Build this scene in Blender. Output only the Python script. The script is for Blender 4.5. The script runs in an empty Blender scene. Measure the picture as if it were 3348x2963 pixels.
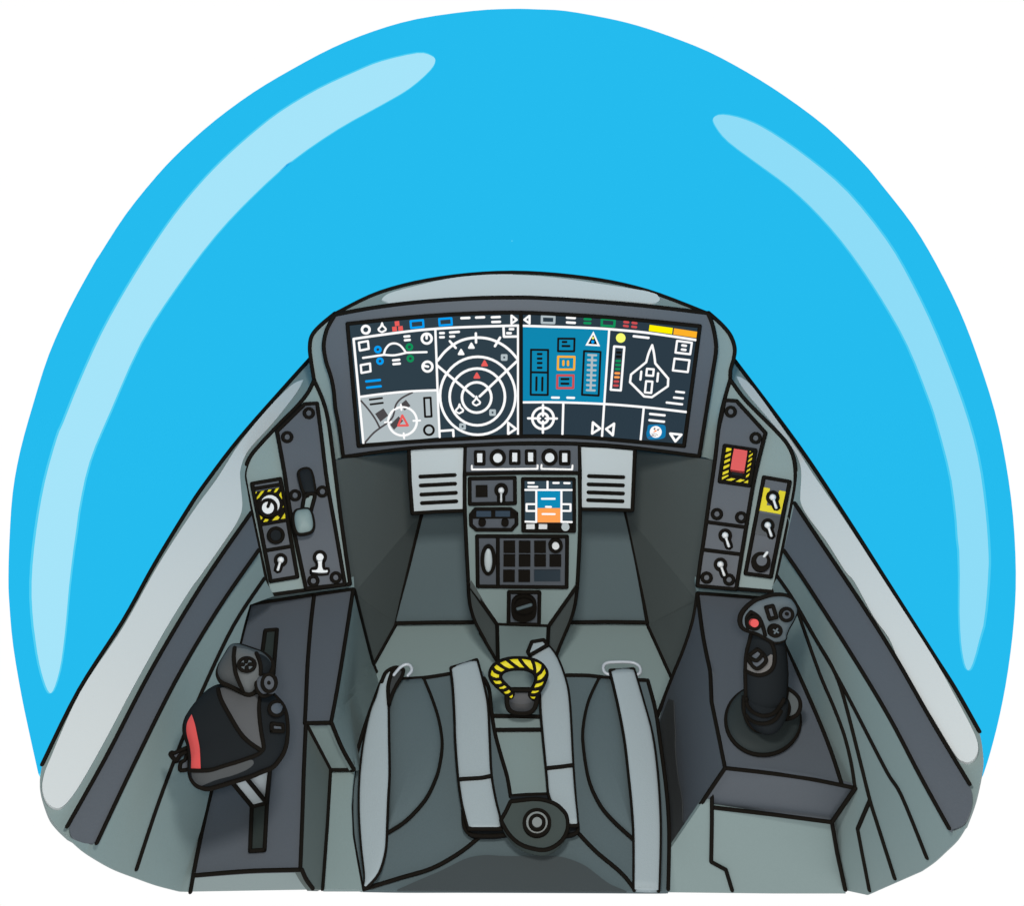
import bpy, math
from mathutils import Vector, geometry
from mathutils.bvhtree import BVHTree
# ---------------------------------------------------------------- scene, camera
sc = bpy.context.scene
COL = sc.collection
F_PX, CX, CY, TH, HC = 2067.0, 1674.0, 1481.5, math.radians(32.0), 1.35
cam = bpy.data.objects.new('camera', bpy.data.cameras.new('camera')); COL.objects.link(cam)
cam.location = (0, 0, HC); cam.rotation_euler = (math.pi/2 - TH, 0, 0)
cam.data.sensor_fit = 'HORIZONTAL'; cam.data.sensor_width = 36.0
cam.data.lens = 36.0*F_PX/3348.0; cam.data.clip_start = 0.02; cam.data.clip_end = 200
sc.camera = cam
CAM = Vector((0, 0, HC))
# measured drawing coordinates: every zoomed view has an offset and a scale
FR = {'V': (0, 0, 1.638), 'A': (1000, 860, 720/1973), 'B': (1660, 860, 760/2044), 'C': (780, 1180, 420/927),
      'D': (2240, 1180, 460/1015), 'E': (1320, 1420, 800/2044), 'F': (500, 1900, 700/1229), 'G': (1100, 2060, 1140/2044),
      'H': (2180, 1880, 720/1240), 'I': (0, 0, 1700/2044), 'J': (1648, 0, 1700/2044), 'K': (0, 1100, 1100/1068),
      'L': (2248, 1100, 1100/1068), 'N': (520, 2080, 460/1541), 'O': (2340, 1920, 400/1248), 'Q': (1540, 2060, 340/1809),
      'R': (1480, 2480, 460/2044), 'S': (2080, 1360, 80/1809), 'X': (0, 0, 1.0)}
def ray(u, v):
    u -= CX; v -= CY; c, s = math.cos(TH), math.sin(TH)
    return Vector((u, F_PX*c - v*s, -(F_PX*s + v*c)))
def toks(st):
    fr = None; out = []
    for t in st.split():
        if t.endswith(':'): fr = FR[t[:-1]]; continue
        cor = t.endswith('*'); x, y = t.rstrip('*').split(',')
        out.append((fr[0] + float(x)*fr[2], fr[1] + float(y)*fr[2], cor))
    return out
def P(st): return [(a, b) for a, b, _ in toks(st)]
def P1(st): return P(st)[0]
def cr(p0, p1, p2, p3, k):
    r = []
    for i in range(k):
        t = i/k; t2 = t*t; t3 = t2*t
        r.append(tuple(0.5*((2*p1[j]) + (-p0[j]+p2[j])*t + (2*p0[j]-5*p1[j]+4*p2[j]-p3[j])*t2 + (-p0[j]+3*p1[j]-3*p2[j]+p3[j])*t3) for j in (0, 1)))
    return r
def S(st, closed=False, k=5):
    T = toks(st); n = len(T); pts = [(a, b) for a, b, _ in T]
    if closed and any(c for *_, c in T):
        i0 = next(i for i, t in enumerate(T) if t[2]); T = T[i0:] + T[:i0] + [T[i0]]
    elif closed:
        out = []
        for i in range(n): out += cr(pts[i-1], pts[i], pts[(i+1) % n], pts[(i+2) % n], k)
        return out
    pts = [(a, b) for a, b, _ in T]; brk = [0] + [i for i in range(1, len(T)-1) if T[i][2]] + [len(T)-1]; out = []
    for a, b in zip(brk, brk[1:]):
        run = pts[a:b+1]
        if len(run) == 2: out.append(run[0]); continue
        for i in range(len(run)-1):
            out += cr(run[max(i-1, 0)], run[i], run[i+1], run[min(i+2, len(run)-1)], k)
    out.append(pts[-1])
    if closed: out.pop()
    return out
def circ(st, rx, ry=None, n=28, a0=0, a1=360, rot=0):
    f = st.split(':')[0]; x, y = P1(st); s = FR[f][2]; ry = rx if ry is None else ry; out = []
    full = (a1 - a0) >= 360
    for i in range(n if full else n+1):
        a = math.radians(a0 + (a1-a0)*i/n); dx, dy = rx*s*math.cos(a), ry*s*math.sin(a); q = math.radians(rot)
        out.append((x + dx*math.cos(q) - dy*math.sin(q), y + dx*math.sin(q) + dy*math.cos(q)))
    return out
def boxp(f, x0, y0, x1, y1): return P('%s: %g,%g %g,%g %g,%g %g,%g' % (f, x0, y0, x1, y0, x1, y1, x0, y1))
class Plane:
    def __init__(s, p, n): s.p = p; s.n = n.normalized(); s.n = s.n if s.n.dot(CAM - p) > 0 else -s.n
    def hit(s, u, v, lift=0.0):
        d = ray(u, v); p = s.p + s.n*lift; t = (p - CAM).dot(s.n)/d.dot(s.n); return CAM + d*t, t
def pt(st, z=None, y=None):
    d = ray(*P1(st)); t = z/d.z if z is not None else y/d.y; return CAM + d*t
def PL(a, b, c): return Plane(a, (b-a).cross(c-a))
def PZ(z): return Plane(Vector((0, 0, HC+z)), Vector((0, 0, 1)))
class Fold:
    """a folded sheet: corner points joined by triangles"""
    def __init__(s, pts, tris):
        s.t = []
        for t in tris:
            q = [pts[i] for i in t]; s.t.append(([P1(a) for a, _ in q], PL(*[b for _, b in q])))
        s.n = sum((t[1].n for t in s.t), Vector()).normalized()
    def hit(s, u, v, lift=0.0):
        best = None
        for (a, b, c), pl in s.t:
            D = (b[1]-c[1])*(a[0]-c[0])+(c[0]-b[0])*(a[1]-c[1])
            l1 = ((b[1]-c[1])*(u-c[0])+(c[0]-b[0])*(v-c[1]))/D; l2 = ((c[1]-a[1])*(u-c[0])+(a[0]-c[0])*(v-c[1]))/D
            k = min(l1, l2, 1-l1-l2)
            if best is None or k > best[0]: best = (k, pl)
        return best[1].hit(u, v, lift)
class Drape:
    """a surface made of already modelled shapes; falls back on a plane"""
    def __init__(s, ms, pl): s.b = [BVHTree.FromPolygons([tuple(v) for v in m.v], m.f) for m in ms]; s.pl = pl; s.n = pl.n
    def hit(s, u, v, lift=0.0):
        d = ray(u, v); dn = d.normalized(); best = None
        for b in s.b:
            h = b.ray_cast(CAM, dn)
            if h[0] is not None and (best is None or h[3] < best): best = h[3]
        if best is None: return s.pl.hit(u, v, lift)
        q = best - lift
        return CAM + dn*q, q/d.length
# ---------------------------------------------------------------- materials
def lin(h):
    h = h.lstrip('#'); r = []
    for i in (0, 2, 4):
        c = int(h[i:i+2], 16)/255; r.append(c/12.92 if c <= 0.04045 else ((c+0.055)/1.055)**2.4)
    return r
MATS = {}
def mat(key, hexc, rough=0.6, spec=0.25, emit=0, grain=0.0, bump=0.0, scale=120, metal=0):
    m = bpy.data.materials.new(key); m.use_nodes = True; nt = m.node_tree; b = nt.nodes['Principled BSDF']
    c = lin(hexc); b.inputs['Roughness'].default_value = rough; b.inputs['Specular IOR Level'].default_value = spec
    b.inputs['Metallic'].default_value = metal
    if emit:
        b.inputs['Base Color'].default_value = (0, 0, 0, 1); b.inputs['Specular IOR Level'].default_value = 0.0
        b.inputs['Emission Color'].default_value = (*c, 1); b.inputs['Emission Strength'].default_value = emit
    else:
        b.inputs['Base Color'].default_value = (*c, 1)
        if grain or bump:
            tc = nt.nodes.new('ShaderNodeTexCoord'); nz = nt.nodes.new('ShaderNodeTexNoise')
            nz.inputs['Scale'].default_value = scale; nz.inputs['Detail'].default_value = 4
            nt.links.new(tc.outputs['Object'], nz.inputs['Vector'])
            if grain:
                mx = nt.nodes.new('ShaderNodeMix'); mx.data_type = 'RGBA'
                mx.inputs[6].default_value = (*[x*(1-grain) for x in c], 1); mx.inputs[7].default_value = (*[min(1, x*(1+grain)) for x in c], 1)
                nt.links.new(nz.outputs['Fac'], mx.inputs[0]); nt.links.new(mx.outputs[2], b.inputs['Base Color'])
            if bump:
                bp = nt.nodes.new('ShaderNodeBump'); bp.inputs['Strength'].default_value = bump; bp.inputs['Distance'].default_value = 0.001
                nt.links.new(nz.outputs['Fac'], bp.inputs['Height']); nt.links.new(bp.outputs['Normal'], b.inputs['Normal'])
    MATS[key] = m; return m
mat('ink', '#171512', 0.8, 0.03)
mat('green', '#798B8C', 0.55, 0.25, grain=.03, bump=.12, scale=400)
mat('slate', '#4E555D', 0.55, 0.25, grain=.04, bump=.15, scale=400)
mat('seat', '#526166', 0.8, 0.15, grain=.06, bump=.35, scale=500)
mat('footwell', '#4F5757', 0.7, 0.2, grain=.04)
mat('boxside', '#586362', 0.7, 0.2)
mat('pale', '#C4CBCD', 0.5, 0.3)  # sill highlight tone, the light put into the colour
mat('hood_highlight', '#BEC7C9', 0.5, 0.3)  # painted highlight colour for the hood
mat('vent', '#B0BCC1', 0.5, 0.3)
mat('strap', '#97A5AB', 0.8, 0.15, grain=.05, bump=.35, scale=700)
mat('loop', '#B3BCC5', 0.35, 0.4)
mat('seat_shade', '#40484B', 0.85, 0.1)  # shadow tone painted on the front of the seat
mat('shade_underside', '#3B3F41', 0.85, 0.1)  # painted shadow beside the seat; also the dark underside of a strap
mat('black', '#1D2124', 0.8, 0.04)
mat('slot', '#2C3433', 0.65, 0.1)
mat('boot', '#2B3233', 0.65, 0.1)
mat('headgrey', '#5C676D', 0.65, 0.1)
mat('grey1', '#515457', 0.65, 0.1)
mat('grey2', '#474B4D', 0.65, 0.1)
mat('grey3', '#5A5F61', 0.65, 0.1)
mat('grey4', '#6B6B6B', 0.65, 0.1)
mat('trigger', '#545B5D', 0.65, 0.1)
mat('red', '#CE4D4D', 0.45, 0.3)
mat('yellow', '#CFC300', 0.5, 0.3)
mat('white', '#D6DBDE', 0.4, 0.3)
mat('paint', '#FDFDFD', 0.5, 0.2)
mat('navy', '#22303A', 0.4, 0.3)
mat('window', '#2D3E4E', 0.35, 0.3)
mat('buckle', '#414B4A', 0.65, 0.1)
mat('steel', '#828989', 0.35, 0.4)
mat('rod', '#AAB5BA', 0.4, 0.35)
mat('basecup', '#363A3F', 0.5, 0.25)
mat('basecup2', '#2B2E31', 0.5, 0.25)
for k, h in dict(e_nav='#2F3F49', e_nav2='#2C3B46', e_white='#FFFFFF', e_blue='#0F87B0', e_lblue='#049FF4', e_red='#E95E5B', e_red2='#CC4F52',
                 e_green='#119059', e_map='#B1BCC0', e_road='#4C494B', e_grey='#B1BEC3', e_yel='#FFF200', e_ora='#FFB229', e_lyel='#FAFF74',
                 e_amber='#F9B233', e_sky='#0F8AB7', e_orange='#FFA355', e_mini='#364954', e_black='#171512', e_glow='#1278AE', e_brow='#6E4540',
                 e_carrot='#FF8420').items(): mat(k, h, emit=1.0)
def glass(key, tint, film=None, fac=0.0):
    m = bpy.data.materials.new(key); m.use_nodes = True; nt = m.node_tree; nt.nodes.clear()
    o = nt.nodes.new('ShaderNodeOutputMaterial'); t = nt.nodes.new('ShaderNodeBsdfTransparent'); t.inputs[0].default_value = (*tint, 1)
    mx = nt.nodes.new('ShaderNodeMixShader'); nt.links.new(t.outputs[0], mx.inputs[1])
    if film:
        d = nt.nodes.new('ShaderNodeBsdfDiffuse'); d.inputs[0].default_value = (*film, 1); mx.inputs[0].default_value = fac
    else:
        nt.links.new(t.outputs[0], o.inputs['Surface']); MATS[key] = m; return
    nt.links.new(d.outputs[0], mx.inputs[2]); nt.links.new(mx.outputs[0], o.inputs['Surface']); MATS[key] = m
CAN = lin('#24BBEE')
glass('canopy', [math.sqrt(c)*.999 for c in CAN])
glass('glare_pane0', [math.sqrt(c) for c in lin('#A5E4F9')])  # left glare on the glass, put into the tint
glass('glare_pane1', [math.sqrt(c) for c in lin('#8EDCF7')])  # right glare, likewise tinted in and fainter
# ---------------------------------------------------------------- mesh builder
LW = 13.0
def resamp(p, k):
    L = [0.0]
    for a, b in zip(p, p[1:]): L.append(L[-1] + math.hypot(b[0]-a[0], b[1]-a[1]))
    out = []; j = 0
    for i in range(k):
        q = L[-1]*i/(k-1)
        while j < len(p)-2 and L[j+1] < q: j += 1
        f = (q-L[j])/max(L[j+1]-L[j], 1e-9); out.append((p[j][0]+(p[j+1][0]-p[j][0])*f, p[j][1]+(p[j+1][1]-p[j][1])*f))
    return out
class M:
    def __init__(s): s.v = []; s.f = []; s.m = []; s.sm = []; s.names = []
    def mi(s, name):
        if name not in s.names: s.names.append(name)
        return s.names.index(name)
    def add(s, vs, fs, mt, smooth=False):
        o = len(s.v); s.v += [Vector(v) for v in vs]; k = s.mi(mt)
        for f in fs: s.f.append([o+i for i in f]); s.m.append(k); s.sm.append(smooth)
    def plate(s, pts, surf, mt, th=0.003, lift=0.0, ink=False, grid=0, w=LW, inklift=0.0008, smooth=False):
        co = [Vector(p) for p in pts]; n = len(co)
        if grid:
            xs = [p[0] for p in pts]; ys = [p[1] for p in pts]; x = min(xs)+grid*.5
            dense = []
            for i in range(n):
                a, b = co[i], co[(i+1) % n]; q = max(1, int((b-a).length/grid))
                for j in range(q): dense.append(a.lerp(b, j/q))
            co = dense; n = len(co); inner = []
            while x < max(xs):
                y = min(ys)+grid*.5
                while y < max(ys):
                    p = Vector((x, y))
                    ins = False; j = n-1
                    for i in range(n):
                        a, b = co[i], co[j]
                        if (a.y > y) != (b.y > y) and x < (b.x-a.x)*(y-a.y)/(b.y-a.y)+a.x: ins = not ins
                        j = i
                    if ins and min((c-p).length for c in co) > grid*.4: inner.append(p)
                    y += grid
                x += grid
            allc = co + inner
        else: allc = co
        vv, ee, ff, *_ = geometry.delaunay_2d_cdt(allc, [(i, (i+1) % n) for i in range(n)], [], 1, 1e-4)
        top = [surf.hit(p[0], p[1], lift)[0] for p in vv]
        faces = []
        for f in ff:
            f = list(f); a, b, c = (top[i] for i in f[:3])
            if (b-a).cross(c-a).dot(CAM-a) < 0: f.reverse()
            faces.append(f)
        s.add(top, faces, mt, smooth)
        nn = surf.n
        s.add([p - nn*th for p in top], [f[::-1] for f in faces], mt)
        rim = [surf.hit(p.x, p.y, lift)[0] for p in co]; rb = [p - nn*th for p in rim]
        s.add(rim+rb, [(i, (i+1) % n, n+(i+1) % n, n+i) for i in range(n)], mt)
        if ink: s.line(pts, surf, lift=lift+inklift, closed=True, w=w)
        return s
    def sphere(s, c, r, mt):
        vs = [c+Vector((0, 0, r))]; U, W = 5, 8
        for i in range(1, U):
            a = math.pi*i/U
            for j in range(W): b = 2*math.pi*j/W; vs.append(c+Vector((math.sin(a)*math.cos(b), math.sin(a)*math.sin(b), math.cos(a)))*r)
        vs.append(c-Vector((0, 0, r))); fs = [(0, 1+j, 1+(j+1) % W) for j in range(W)]
        for i in range(U-2):
            for j in range(W): fs.append((1+i*W+j, 1+(i+1)*W+j, 1+(i+1)*W+(j+1) % W, 1+i*W+(j+1) % W))
        e = len(vs)-1; fs += [(e, e-W+(j+1) % W, e-W+j) for j in range(W)]
        s.add(vs, fs, mt, True)
    def tube(s, ps, rs, mt, closed=False, n=8, caps=True):
        N = len(ps); vs = []; prev = None
        for i in range(N):
            if closed: a, b = ps[i-1], ps[(i+1) % N]
            else: a, b = ps[max(i-1, 0)], ps[min(i+1, N-1)]
            t = (b-a).normalized() if (b-a).length > 1e-9 else Vector((0, 0, 1))
            ref = prev if prev is not None else ((CAM-ps[i]).normalized())
            u = (ref - t*ref.dot(t)); u = u.normalized() if u.length > 1e-6 else t.orthogonal().normalized(); prev = u
            w = t.cross(u)
            for j in range(n): q = 2*math.pi*j/n; vs.append(ps[i]+(u*math.cos(q)+w*math.sin(q))*rs[i])
        fs = []
        for i in range(N if closed else N-1):
            k = (i+1) % N
            for j in range(n): fs.append((i*n+j, i*n+(j+1) % n, k*n+(j+1) % n, k*n+j))
        if not closed and caps: fs += [tuple(range(n))[::-1], tuple((N-1)*n+j for j in range(n))]
        s.add(vs, fs, mt, True)
    def line(s, pts, surf, mt='ink', w=LW, lift=0.0008, closed=False, step=45):
        q = []
        m = len(pts)
        for i in range(m if closed else m-1):
            a = pts[i]; b = pts[(i+1) % m]; L = math.hypot(b[0]-a[0], b[1]-a[1])
            if L < 1e-3: continue
            k = max(1, int(L/step)) if isinstance(surf, Drape) else 1
            if isinstance(surf, Drape): k = max(1, int(L/9))
            for j in range(k): q.append((a[0]+(b[0]-a[0])*j/k, a[1]+(b[1]-a[1])*j/k))
        if not closed: q.append(pts[-1])
        P3 = []; R = []
        for a in q: p, t = surf.hit(a[0], a[1], lift); P3.append(p); R.append(max(w/2*t, 1e-4))
        N = len(q); cor = []
        for i in range(N):
            if not closed and i in (0, N-1): continue
            a, b, c = q[i-1], q[i], q[(i+1) % N]
            a1 = math.atan2(b[1]-a[1], b[0]-a[0]); a2 = math.atan2(c[1]-b[1], c[0]-b[0])
            d = abs((a2-a1+math.pi) % (2*math.pi)-math.pi)
            if d > 0.42: cor.append(i)
        if closed and not cor: s.tube(P3, R, mt, closed=True); return s
        if closed: order = [(cor[0]+i) % N for i in range(N)]+[cor[0]]
        else: order = list(range(N))
        cs = set(cor); run = [order[0]]; runs = []
        for i in order[1:]:
            run.append(i)
            if i in cs: runs.append(run); run = [i]
        if len(run) > 1: runs.append(run)
        for r in runs:
            s.tube([P3[i] for i in r], [R[i] for i in r], mt, caps=False)
            for e in (r[0], r[-1]): s.sphere(P3[e], R[e], mt)
        return s
    def disc(s, pts, surf, mt, th=0.004, lift=0.004): return s.plate(pts, surf, mt, th=th, lift=lift)
    def loft(s, Ls, Rs, surf, mt, d=0.006, lift=0.0, power=1.0, n=14, ratio=None, lifts=None, back=True):
        if len(Ls) != len(Rs):
            k = max(len(Ls), len(Rs)); Ls, Rs = resamp(Ls, k), resamp(Rs, k)
        vs = []; N = len(Ls)
        for i in range(N):
            lf = lifts[i] if lifts else lift
            a = surf.hit(*Ls[i], lf)[0]; b = surf.hit(*Rs[i], lf)[0]; c = (a+b)/2; h = (b-a)/2
            dd = ratio*h.length if ratio else d
            for j in range(n):
                q = 2*math.pi*j/n; cs, sn = math.cos(q), math.sin(q)
                cx = math.copysign(abs(cs)**power, cs); sx = math.copysign(abs(sn)**power, sn)
                vs.append(c + h*cx + surf.n*dd*sx)
        fs = []
        for i in range(N-1):
            for j in range(n): fs.append((i*n+j, i*n+(j+1) % n, (i+1)*n+(j+1) % n, (i+1)*n+j))
        fs += [tuple(range(n))[::-1], tuple((N-1)*n+j for j in range(n))]
        s.add(vs, fs, mt, True); return s
    def inflate(s, pts, surf, mt, H=0.02, lift=0.0, p=2.2, rings=7, back=0.5):
        c2 = (sum(a[0] for a in pts)/len(pts), sum(a[1] for a in pts)/len(pts)); n = len(pts)
        for sg, hh in ((1, H), (-1, H*back)):
            vs = []
            for k in range(rings):
                q = math.cos(math.pi/2*k/rings) if k else 1.0
                h = hh*(1-q**p)**(1/p)
                for a in pts:
                    vs.append(surf.hit(c2[0]+(a[0]-c2[0])*q, c2[1]+(a[1]-c2[1])*q, lift)[0] + surf.n*(sg*h))
            vs.append(surf.hit(*c2, lift)[0]+surf.n*(sg*hh)); fs = []
            for k in range(rings-1):
                for j in range(n): fs.append((k*n+j, k*n+(j+1) % n, (k+1)*n+(j+1) % n, (k+1)*n+j))
            e = len(vs)-1; b = (rings-1)*n; fs += [(b+j, b+(j+1) % n, e) for j in range(n)]
            if sg < 0: fs = [f[::-1] for f in fs]
            s.add(vs, fs, mt, True)
        return s
    def build(s, name, parent=None, label=None):
        o = sum(s.v, Vector())/len(s.v); me = bpy.data.meshes.new(name)
        me.from_pydata([tuple(v-o) for v in s.v], [], s.f); me.update()
        for nm in s.names: me.materials.append(MATS[nm])
        me.polygons.foreach_set('material_index', s.m); me.polygons.foreach_set('use_smooth', s.sm)
        ob = bpy.data.objects.new(name, me); COL.objects.link(ob)
        w = Vector()
        p = parent
        while p is not None: w += p.location; p = p.parent
        ob.parent = parent; ob.location = o-w
        if label: ob['label'] = label
        return ob
def thing(name, label, cat, loc, group=None):
    o = bpy.data.objects.new(name, None); o.empty_display_size = 0.05; COL.objects.link(o); o.location = loc
    o['label'] = label; o['category'] = cat
    if group: o['group'] = group
    return o
# ---------------------------------------------------------------- working surfaces of the cockpit (metres)
SLL = Plane(pt('K: 134,1360', z=-.55), Vector((.42, 0, .88))); SLR = Plane(pt('L: 926,1255', z=-.55), Vector((-.42, 0, .88))); CON = PZ(-.72); SEAT = PZ(-.85); FLOOR = PZ(-1.214)
DISP = PL(pt('V: 668,627', y=1.12), pt('V: 1415,627', y=1.12), pt('V: 1040,912', y=1.05))
HOOD = PL(pt('V: 668,627', y=1.125), pt('V: 1415,627', y=1.125), pt('V: 1040,544', y=1.215))
SPL = PL(pt('C: 45,800', z=-.56), pt('C: 220,1690', z=-.68), pt('C: 805,1610', z=-.70))
SPR = PL(pt('D: 797,850', z=-.56), pt('D: 640,1668', z=-.68), pt('D: 88,1622', z=-.70))
PC = PL(pt('E: 500,100', y=1.06), pt('E: 1465,100', y=1.06), pt('E: 1000,1590', y=.95))
KICK = Plane(Vector((0, 1.12, HC-1.205)), Vector((0, -.94, .34)))
WL = PL(SLL.hit(*P1('K: 690,870'), -.004)[0], SLL.hit(*P1('K: 307,1610'), -.004)[0], pt('K: 630,1600', z=-.72))
WR = PL(SLR.hit(*P1('L: 380,790'), -.004)[0], SLR.hit(*P1('L: 830,1563'), -.004)[0], pt('L: 531,1437', z=-.72))
O0 = lambda st, z: pt(st, z=z)
def knob(par, c, surf, f='C', r=32, w=26, lift=.004, name='fastener', inner='slate'):
    m = M(); s = FR[f][2]; m.plate(circ('%s: %g,%g' % (f, *c), r, n=20), surf, inner, th=.008, lift=lift)
    m.line(circ('%s: %g,%g' % (f, *c), r, n=24), surf, lift=lift+.0012, closed=True, w=w*s); return m.build(name, par)
def toggle(par, f, ball, tip, surf, rb=50, rw=26, lift=.004, bw=34):
    s = FR[f][2]; m = M(); b = '%s: %g,%g' % (f, *ball)
    m.plate(circ(b, rb, n=24), surf, 'ink', th=.01, lift=lift)
    m.line([P1(b), P1('%s: %g,%g' % (f, *tip))], surf, w=66*s*rb/50, lift=lift*.4); m.build('socket', par); 
    t = M(); a = Vector(P1(b)); e = Vector(P1('%s: %g,%g' % (f, *tip)))
    ps = []; rs = []
    for i in range(7):
        q = i/6; c = a.lerp(e, q); p, tt = surf.hit(c.x, c.y, lift+.010-.004*abs(q)); ps.append(p); rs.append((15-8*q*(q<.5)-4*(q>=.5)+(6*(q-.5) if q > .5 else 0))*.5*s*1.5*tt)
    t.tube(ps, rs, 'white', n=10); t.sphere(ps[0], rw*s*surf.hit(*a, lift)[1], 'white'); t.sphere(ps[-1], rs[-1], 'white')
    return t.build('lever', par)
def rectln(m, f, x0, y0, x1, y1, surf, w, mt='ink', lift=.001, sk=0): m.line(P('%s: %g,%g %g,%g %g,%g %g,%g' % (f, x0, y0, x1, y0, x1, y1, x0, y1)), surf, mt, w=w, lift=lift, closed=True)

# ================================================================ CANOPY
can = thing('canopy', 'big clear blue bubble canopy arching over the whole cockpit', 'canopy', (0, 1.0, HC-.55))
rim = []
top = P('K: 128,1388 100,1262 75,1140 50,985 38,850 35,770 38,650 48,500 72,365 '
        'I: 140,1590 200,1400 280,1220 375,1045 400,1005 500,850 620,700 720,595 850,480 1000,370 1150,280 1310,195 1470,130 1640,82 1860,50 2010,42 '
        'J: 130,44 240,50 400,78 520,107 650,150 800,210 950,290 1100,385 1260,505 1400,640 1480,735 1600,890 1690,1040 1780,1220 1850,1400 1920,1620 '
        'L: 1002,400 1025,570 1034,750 1028,900 1010,1060 985,1200 955,1320 932,1392')
K6 = []
for i in range(len(top)-1): K6 += cr(top[max(i-1, 0)], top[i], top[i+1], top[min(i+2, len(top)-1)], 3)
K6.append(top[-1])
for u, v in K6:
    d = ray(u, v); t = .762/(d.y-.767*d.z)*(1+.2*min(1, max(0, (v-2050)/300))); rim.append(CAM+d*t)
for u, v, y in ((3170, 2600, .43), (3060, 2700, .46), (2900, 2800, .5), (2500, 2850, .6), (2100, 2860, .62), (1674, 2870, .62), (1250, 2860, .62), (800, 2850, .6), (480, 2790, .52), (290, 2730, .46), (180, 2620, .43)):
    d = ray(u, v); rim.append(CAM+d*(y/d.y))
C0 = Vector((0, .6, HC-.55)); shells = []
for off in (0, .002):
    rows = []
    for k in range(27):
        a = math.pi/2*k/26; s_ = max(math.cos(a), 0)**(2/3); dp = math.sin(a)**(2/3)
        rows.append([C0 + Vector(((r.x-C0.x)*s_*(1+.14*math.sin(math.pi*min(dp, 1))+.05*min(1, max(0, (HC-.42-r.z)/.12))*(1-math.exp(-dp*1.7/.03))), (r.y-C0.y)*s_, (r.z-C0.z)*s_)) + Vector((0, (1.7+off)*dp, 0)) + (r-C0).normalized()*off for r in rim])
    shells.append(rows)
n = len(rim)
def can_at(u, k, off):
    u = u % n; k = min(max(k, 0), 26); j = int(u); i = min(int(k), 25); a, b = u-j, k-i; R_ = shells[off]; j2 = (j+1) % n
    return R_[i][j].lerp(R_[i][j2], a).lerp(R_[i+1][j].lerp(R_[i+1][j2], a), b)
qv = [p for r in shells[0] for p in r]; qf = [(k*n+j, k*n+(j+1) % n, (k+1)*n+(j+1) % n, (k+1)*n+j) for k in range(25) for j in range(n)]
qt = BVHTree.FromPolygons([tuple(v) for v in qv], qf)
def can_uv(u, v):
    loc, _, idx, _ = qt.ray_cast(CAM, ray(u, v).normalized()); k, j = divmod(idx, n); a = b = .5
    for _ in range(12):
        e = can_at(j+a, k+b, 0); du = (can_at(j+a+1e-3, k+b, 0)-e)/1e-3; dv = (can_at(j+a, k+b+1e-3, 0)-e)/1e-3; r = loc-e
        A, B, C = du.dot(du), du.dot(dv), dv.dot(dv); D = A*C-B*B; x, y = r.dot(du), r.dot(dv)
        a = min(max(a+(C*x-B*y)/D, 0), .998); b = min(max(b+(A*y-B*x)/D, 0), .998)
    return (j+a, k+b)
def inside(p, L):
    r = False; j = len(L)-1
    for i in range(len(L)):
        a, b = L[i], L[j]
        if (a[1] > p[1]) != (b[1] > p[1]) and p[0] < (b[0]-a[0])*(p[1]-a[1])/(b[1]-a[1])+a[0]: r = not r
        j = i
    return r
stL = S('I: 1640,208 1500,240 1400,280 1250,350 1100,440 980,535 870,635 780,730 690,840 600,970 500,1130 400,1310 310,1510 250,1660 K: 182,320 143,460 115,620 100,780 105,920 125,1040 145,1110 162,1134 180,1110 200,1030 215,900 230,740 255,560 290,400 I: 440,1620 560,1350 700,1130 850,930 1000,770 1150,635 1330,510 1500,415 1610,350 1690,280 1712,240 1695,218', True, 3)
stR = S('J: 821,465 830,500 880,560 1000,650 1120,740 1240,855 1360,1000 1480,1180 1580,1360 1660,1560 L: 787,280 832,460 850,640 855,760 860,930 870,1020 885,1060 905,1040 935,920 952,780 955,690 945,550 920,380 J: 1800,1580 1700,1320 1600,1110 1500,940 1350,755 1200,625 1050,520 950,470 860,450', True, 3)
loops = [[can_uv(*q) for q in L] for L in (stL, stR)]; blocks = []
for L in loops: blocks.append((int(min(q[0] for q in L))-1, int(max(q[0] for q in L))+2, 0, min(26, int(max(q[1] for q in L))+2)))
assert blocks[0][1] <= blocks[1][0], blocks
cm = M()
for off in (0, 1):
    vs = [p for r in shells[off] for p in r]; fs = []
    for k in range(26):
        for j in range(n):
            if any(b0 <= j < b1 and k < b3 for b0, b1, b2, b3 in blocks): continue
            q = (k*n+j, k*n+(j+1) % n, (k+1)*n+(j+1) % n, (k+1)*n+j)
            if sum(vs[i].z for i in q)/4 > HC-.80: fs.append(q)
    cm.add(vs, fs, 'canopy', True)
highlight_panes = []
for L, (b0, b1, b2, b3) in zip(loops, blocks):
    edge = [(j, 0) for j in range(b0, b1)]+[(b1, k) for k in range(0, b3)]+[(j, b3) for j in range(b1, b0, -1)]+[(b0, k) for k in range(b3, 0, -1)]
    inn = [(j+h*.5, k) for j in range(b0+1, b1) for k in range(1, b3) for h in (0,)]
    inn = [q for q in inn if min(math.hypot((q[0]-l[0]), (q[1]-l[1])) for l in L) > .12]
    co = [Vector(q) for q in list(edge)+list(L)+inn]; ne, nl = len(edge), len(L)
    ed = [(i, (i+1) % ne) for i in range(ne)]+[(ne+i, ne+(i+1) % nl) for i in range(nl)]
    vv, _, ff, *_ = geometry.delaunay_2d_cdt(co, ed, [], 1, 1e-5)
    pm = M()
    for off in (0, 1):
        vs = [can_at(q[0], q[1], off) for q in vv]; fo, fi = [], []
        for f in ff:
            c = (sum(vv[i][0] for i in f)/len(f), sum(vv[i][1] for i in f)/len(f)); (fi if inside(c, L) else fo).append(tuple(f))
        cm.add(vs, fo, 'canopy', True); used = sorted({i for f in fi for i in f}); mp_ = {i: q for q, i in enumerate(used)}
        pm.add([vs[i] for i in used], [tuple(mp_[i] for i in f) for f in fi], 'glare_pane%d' % len(highlight_panes), True)
    highlight_panes.append(pm)
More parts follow.
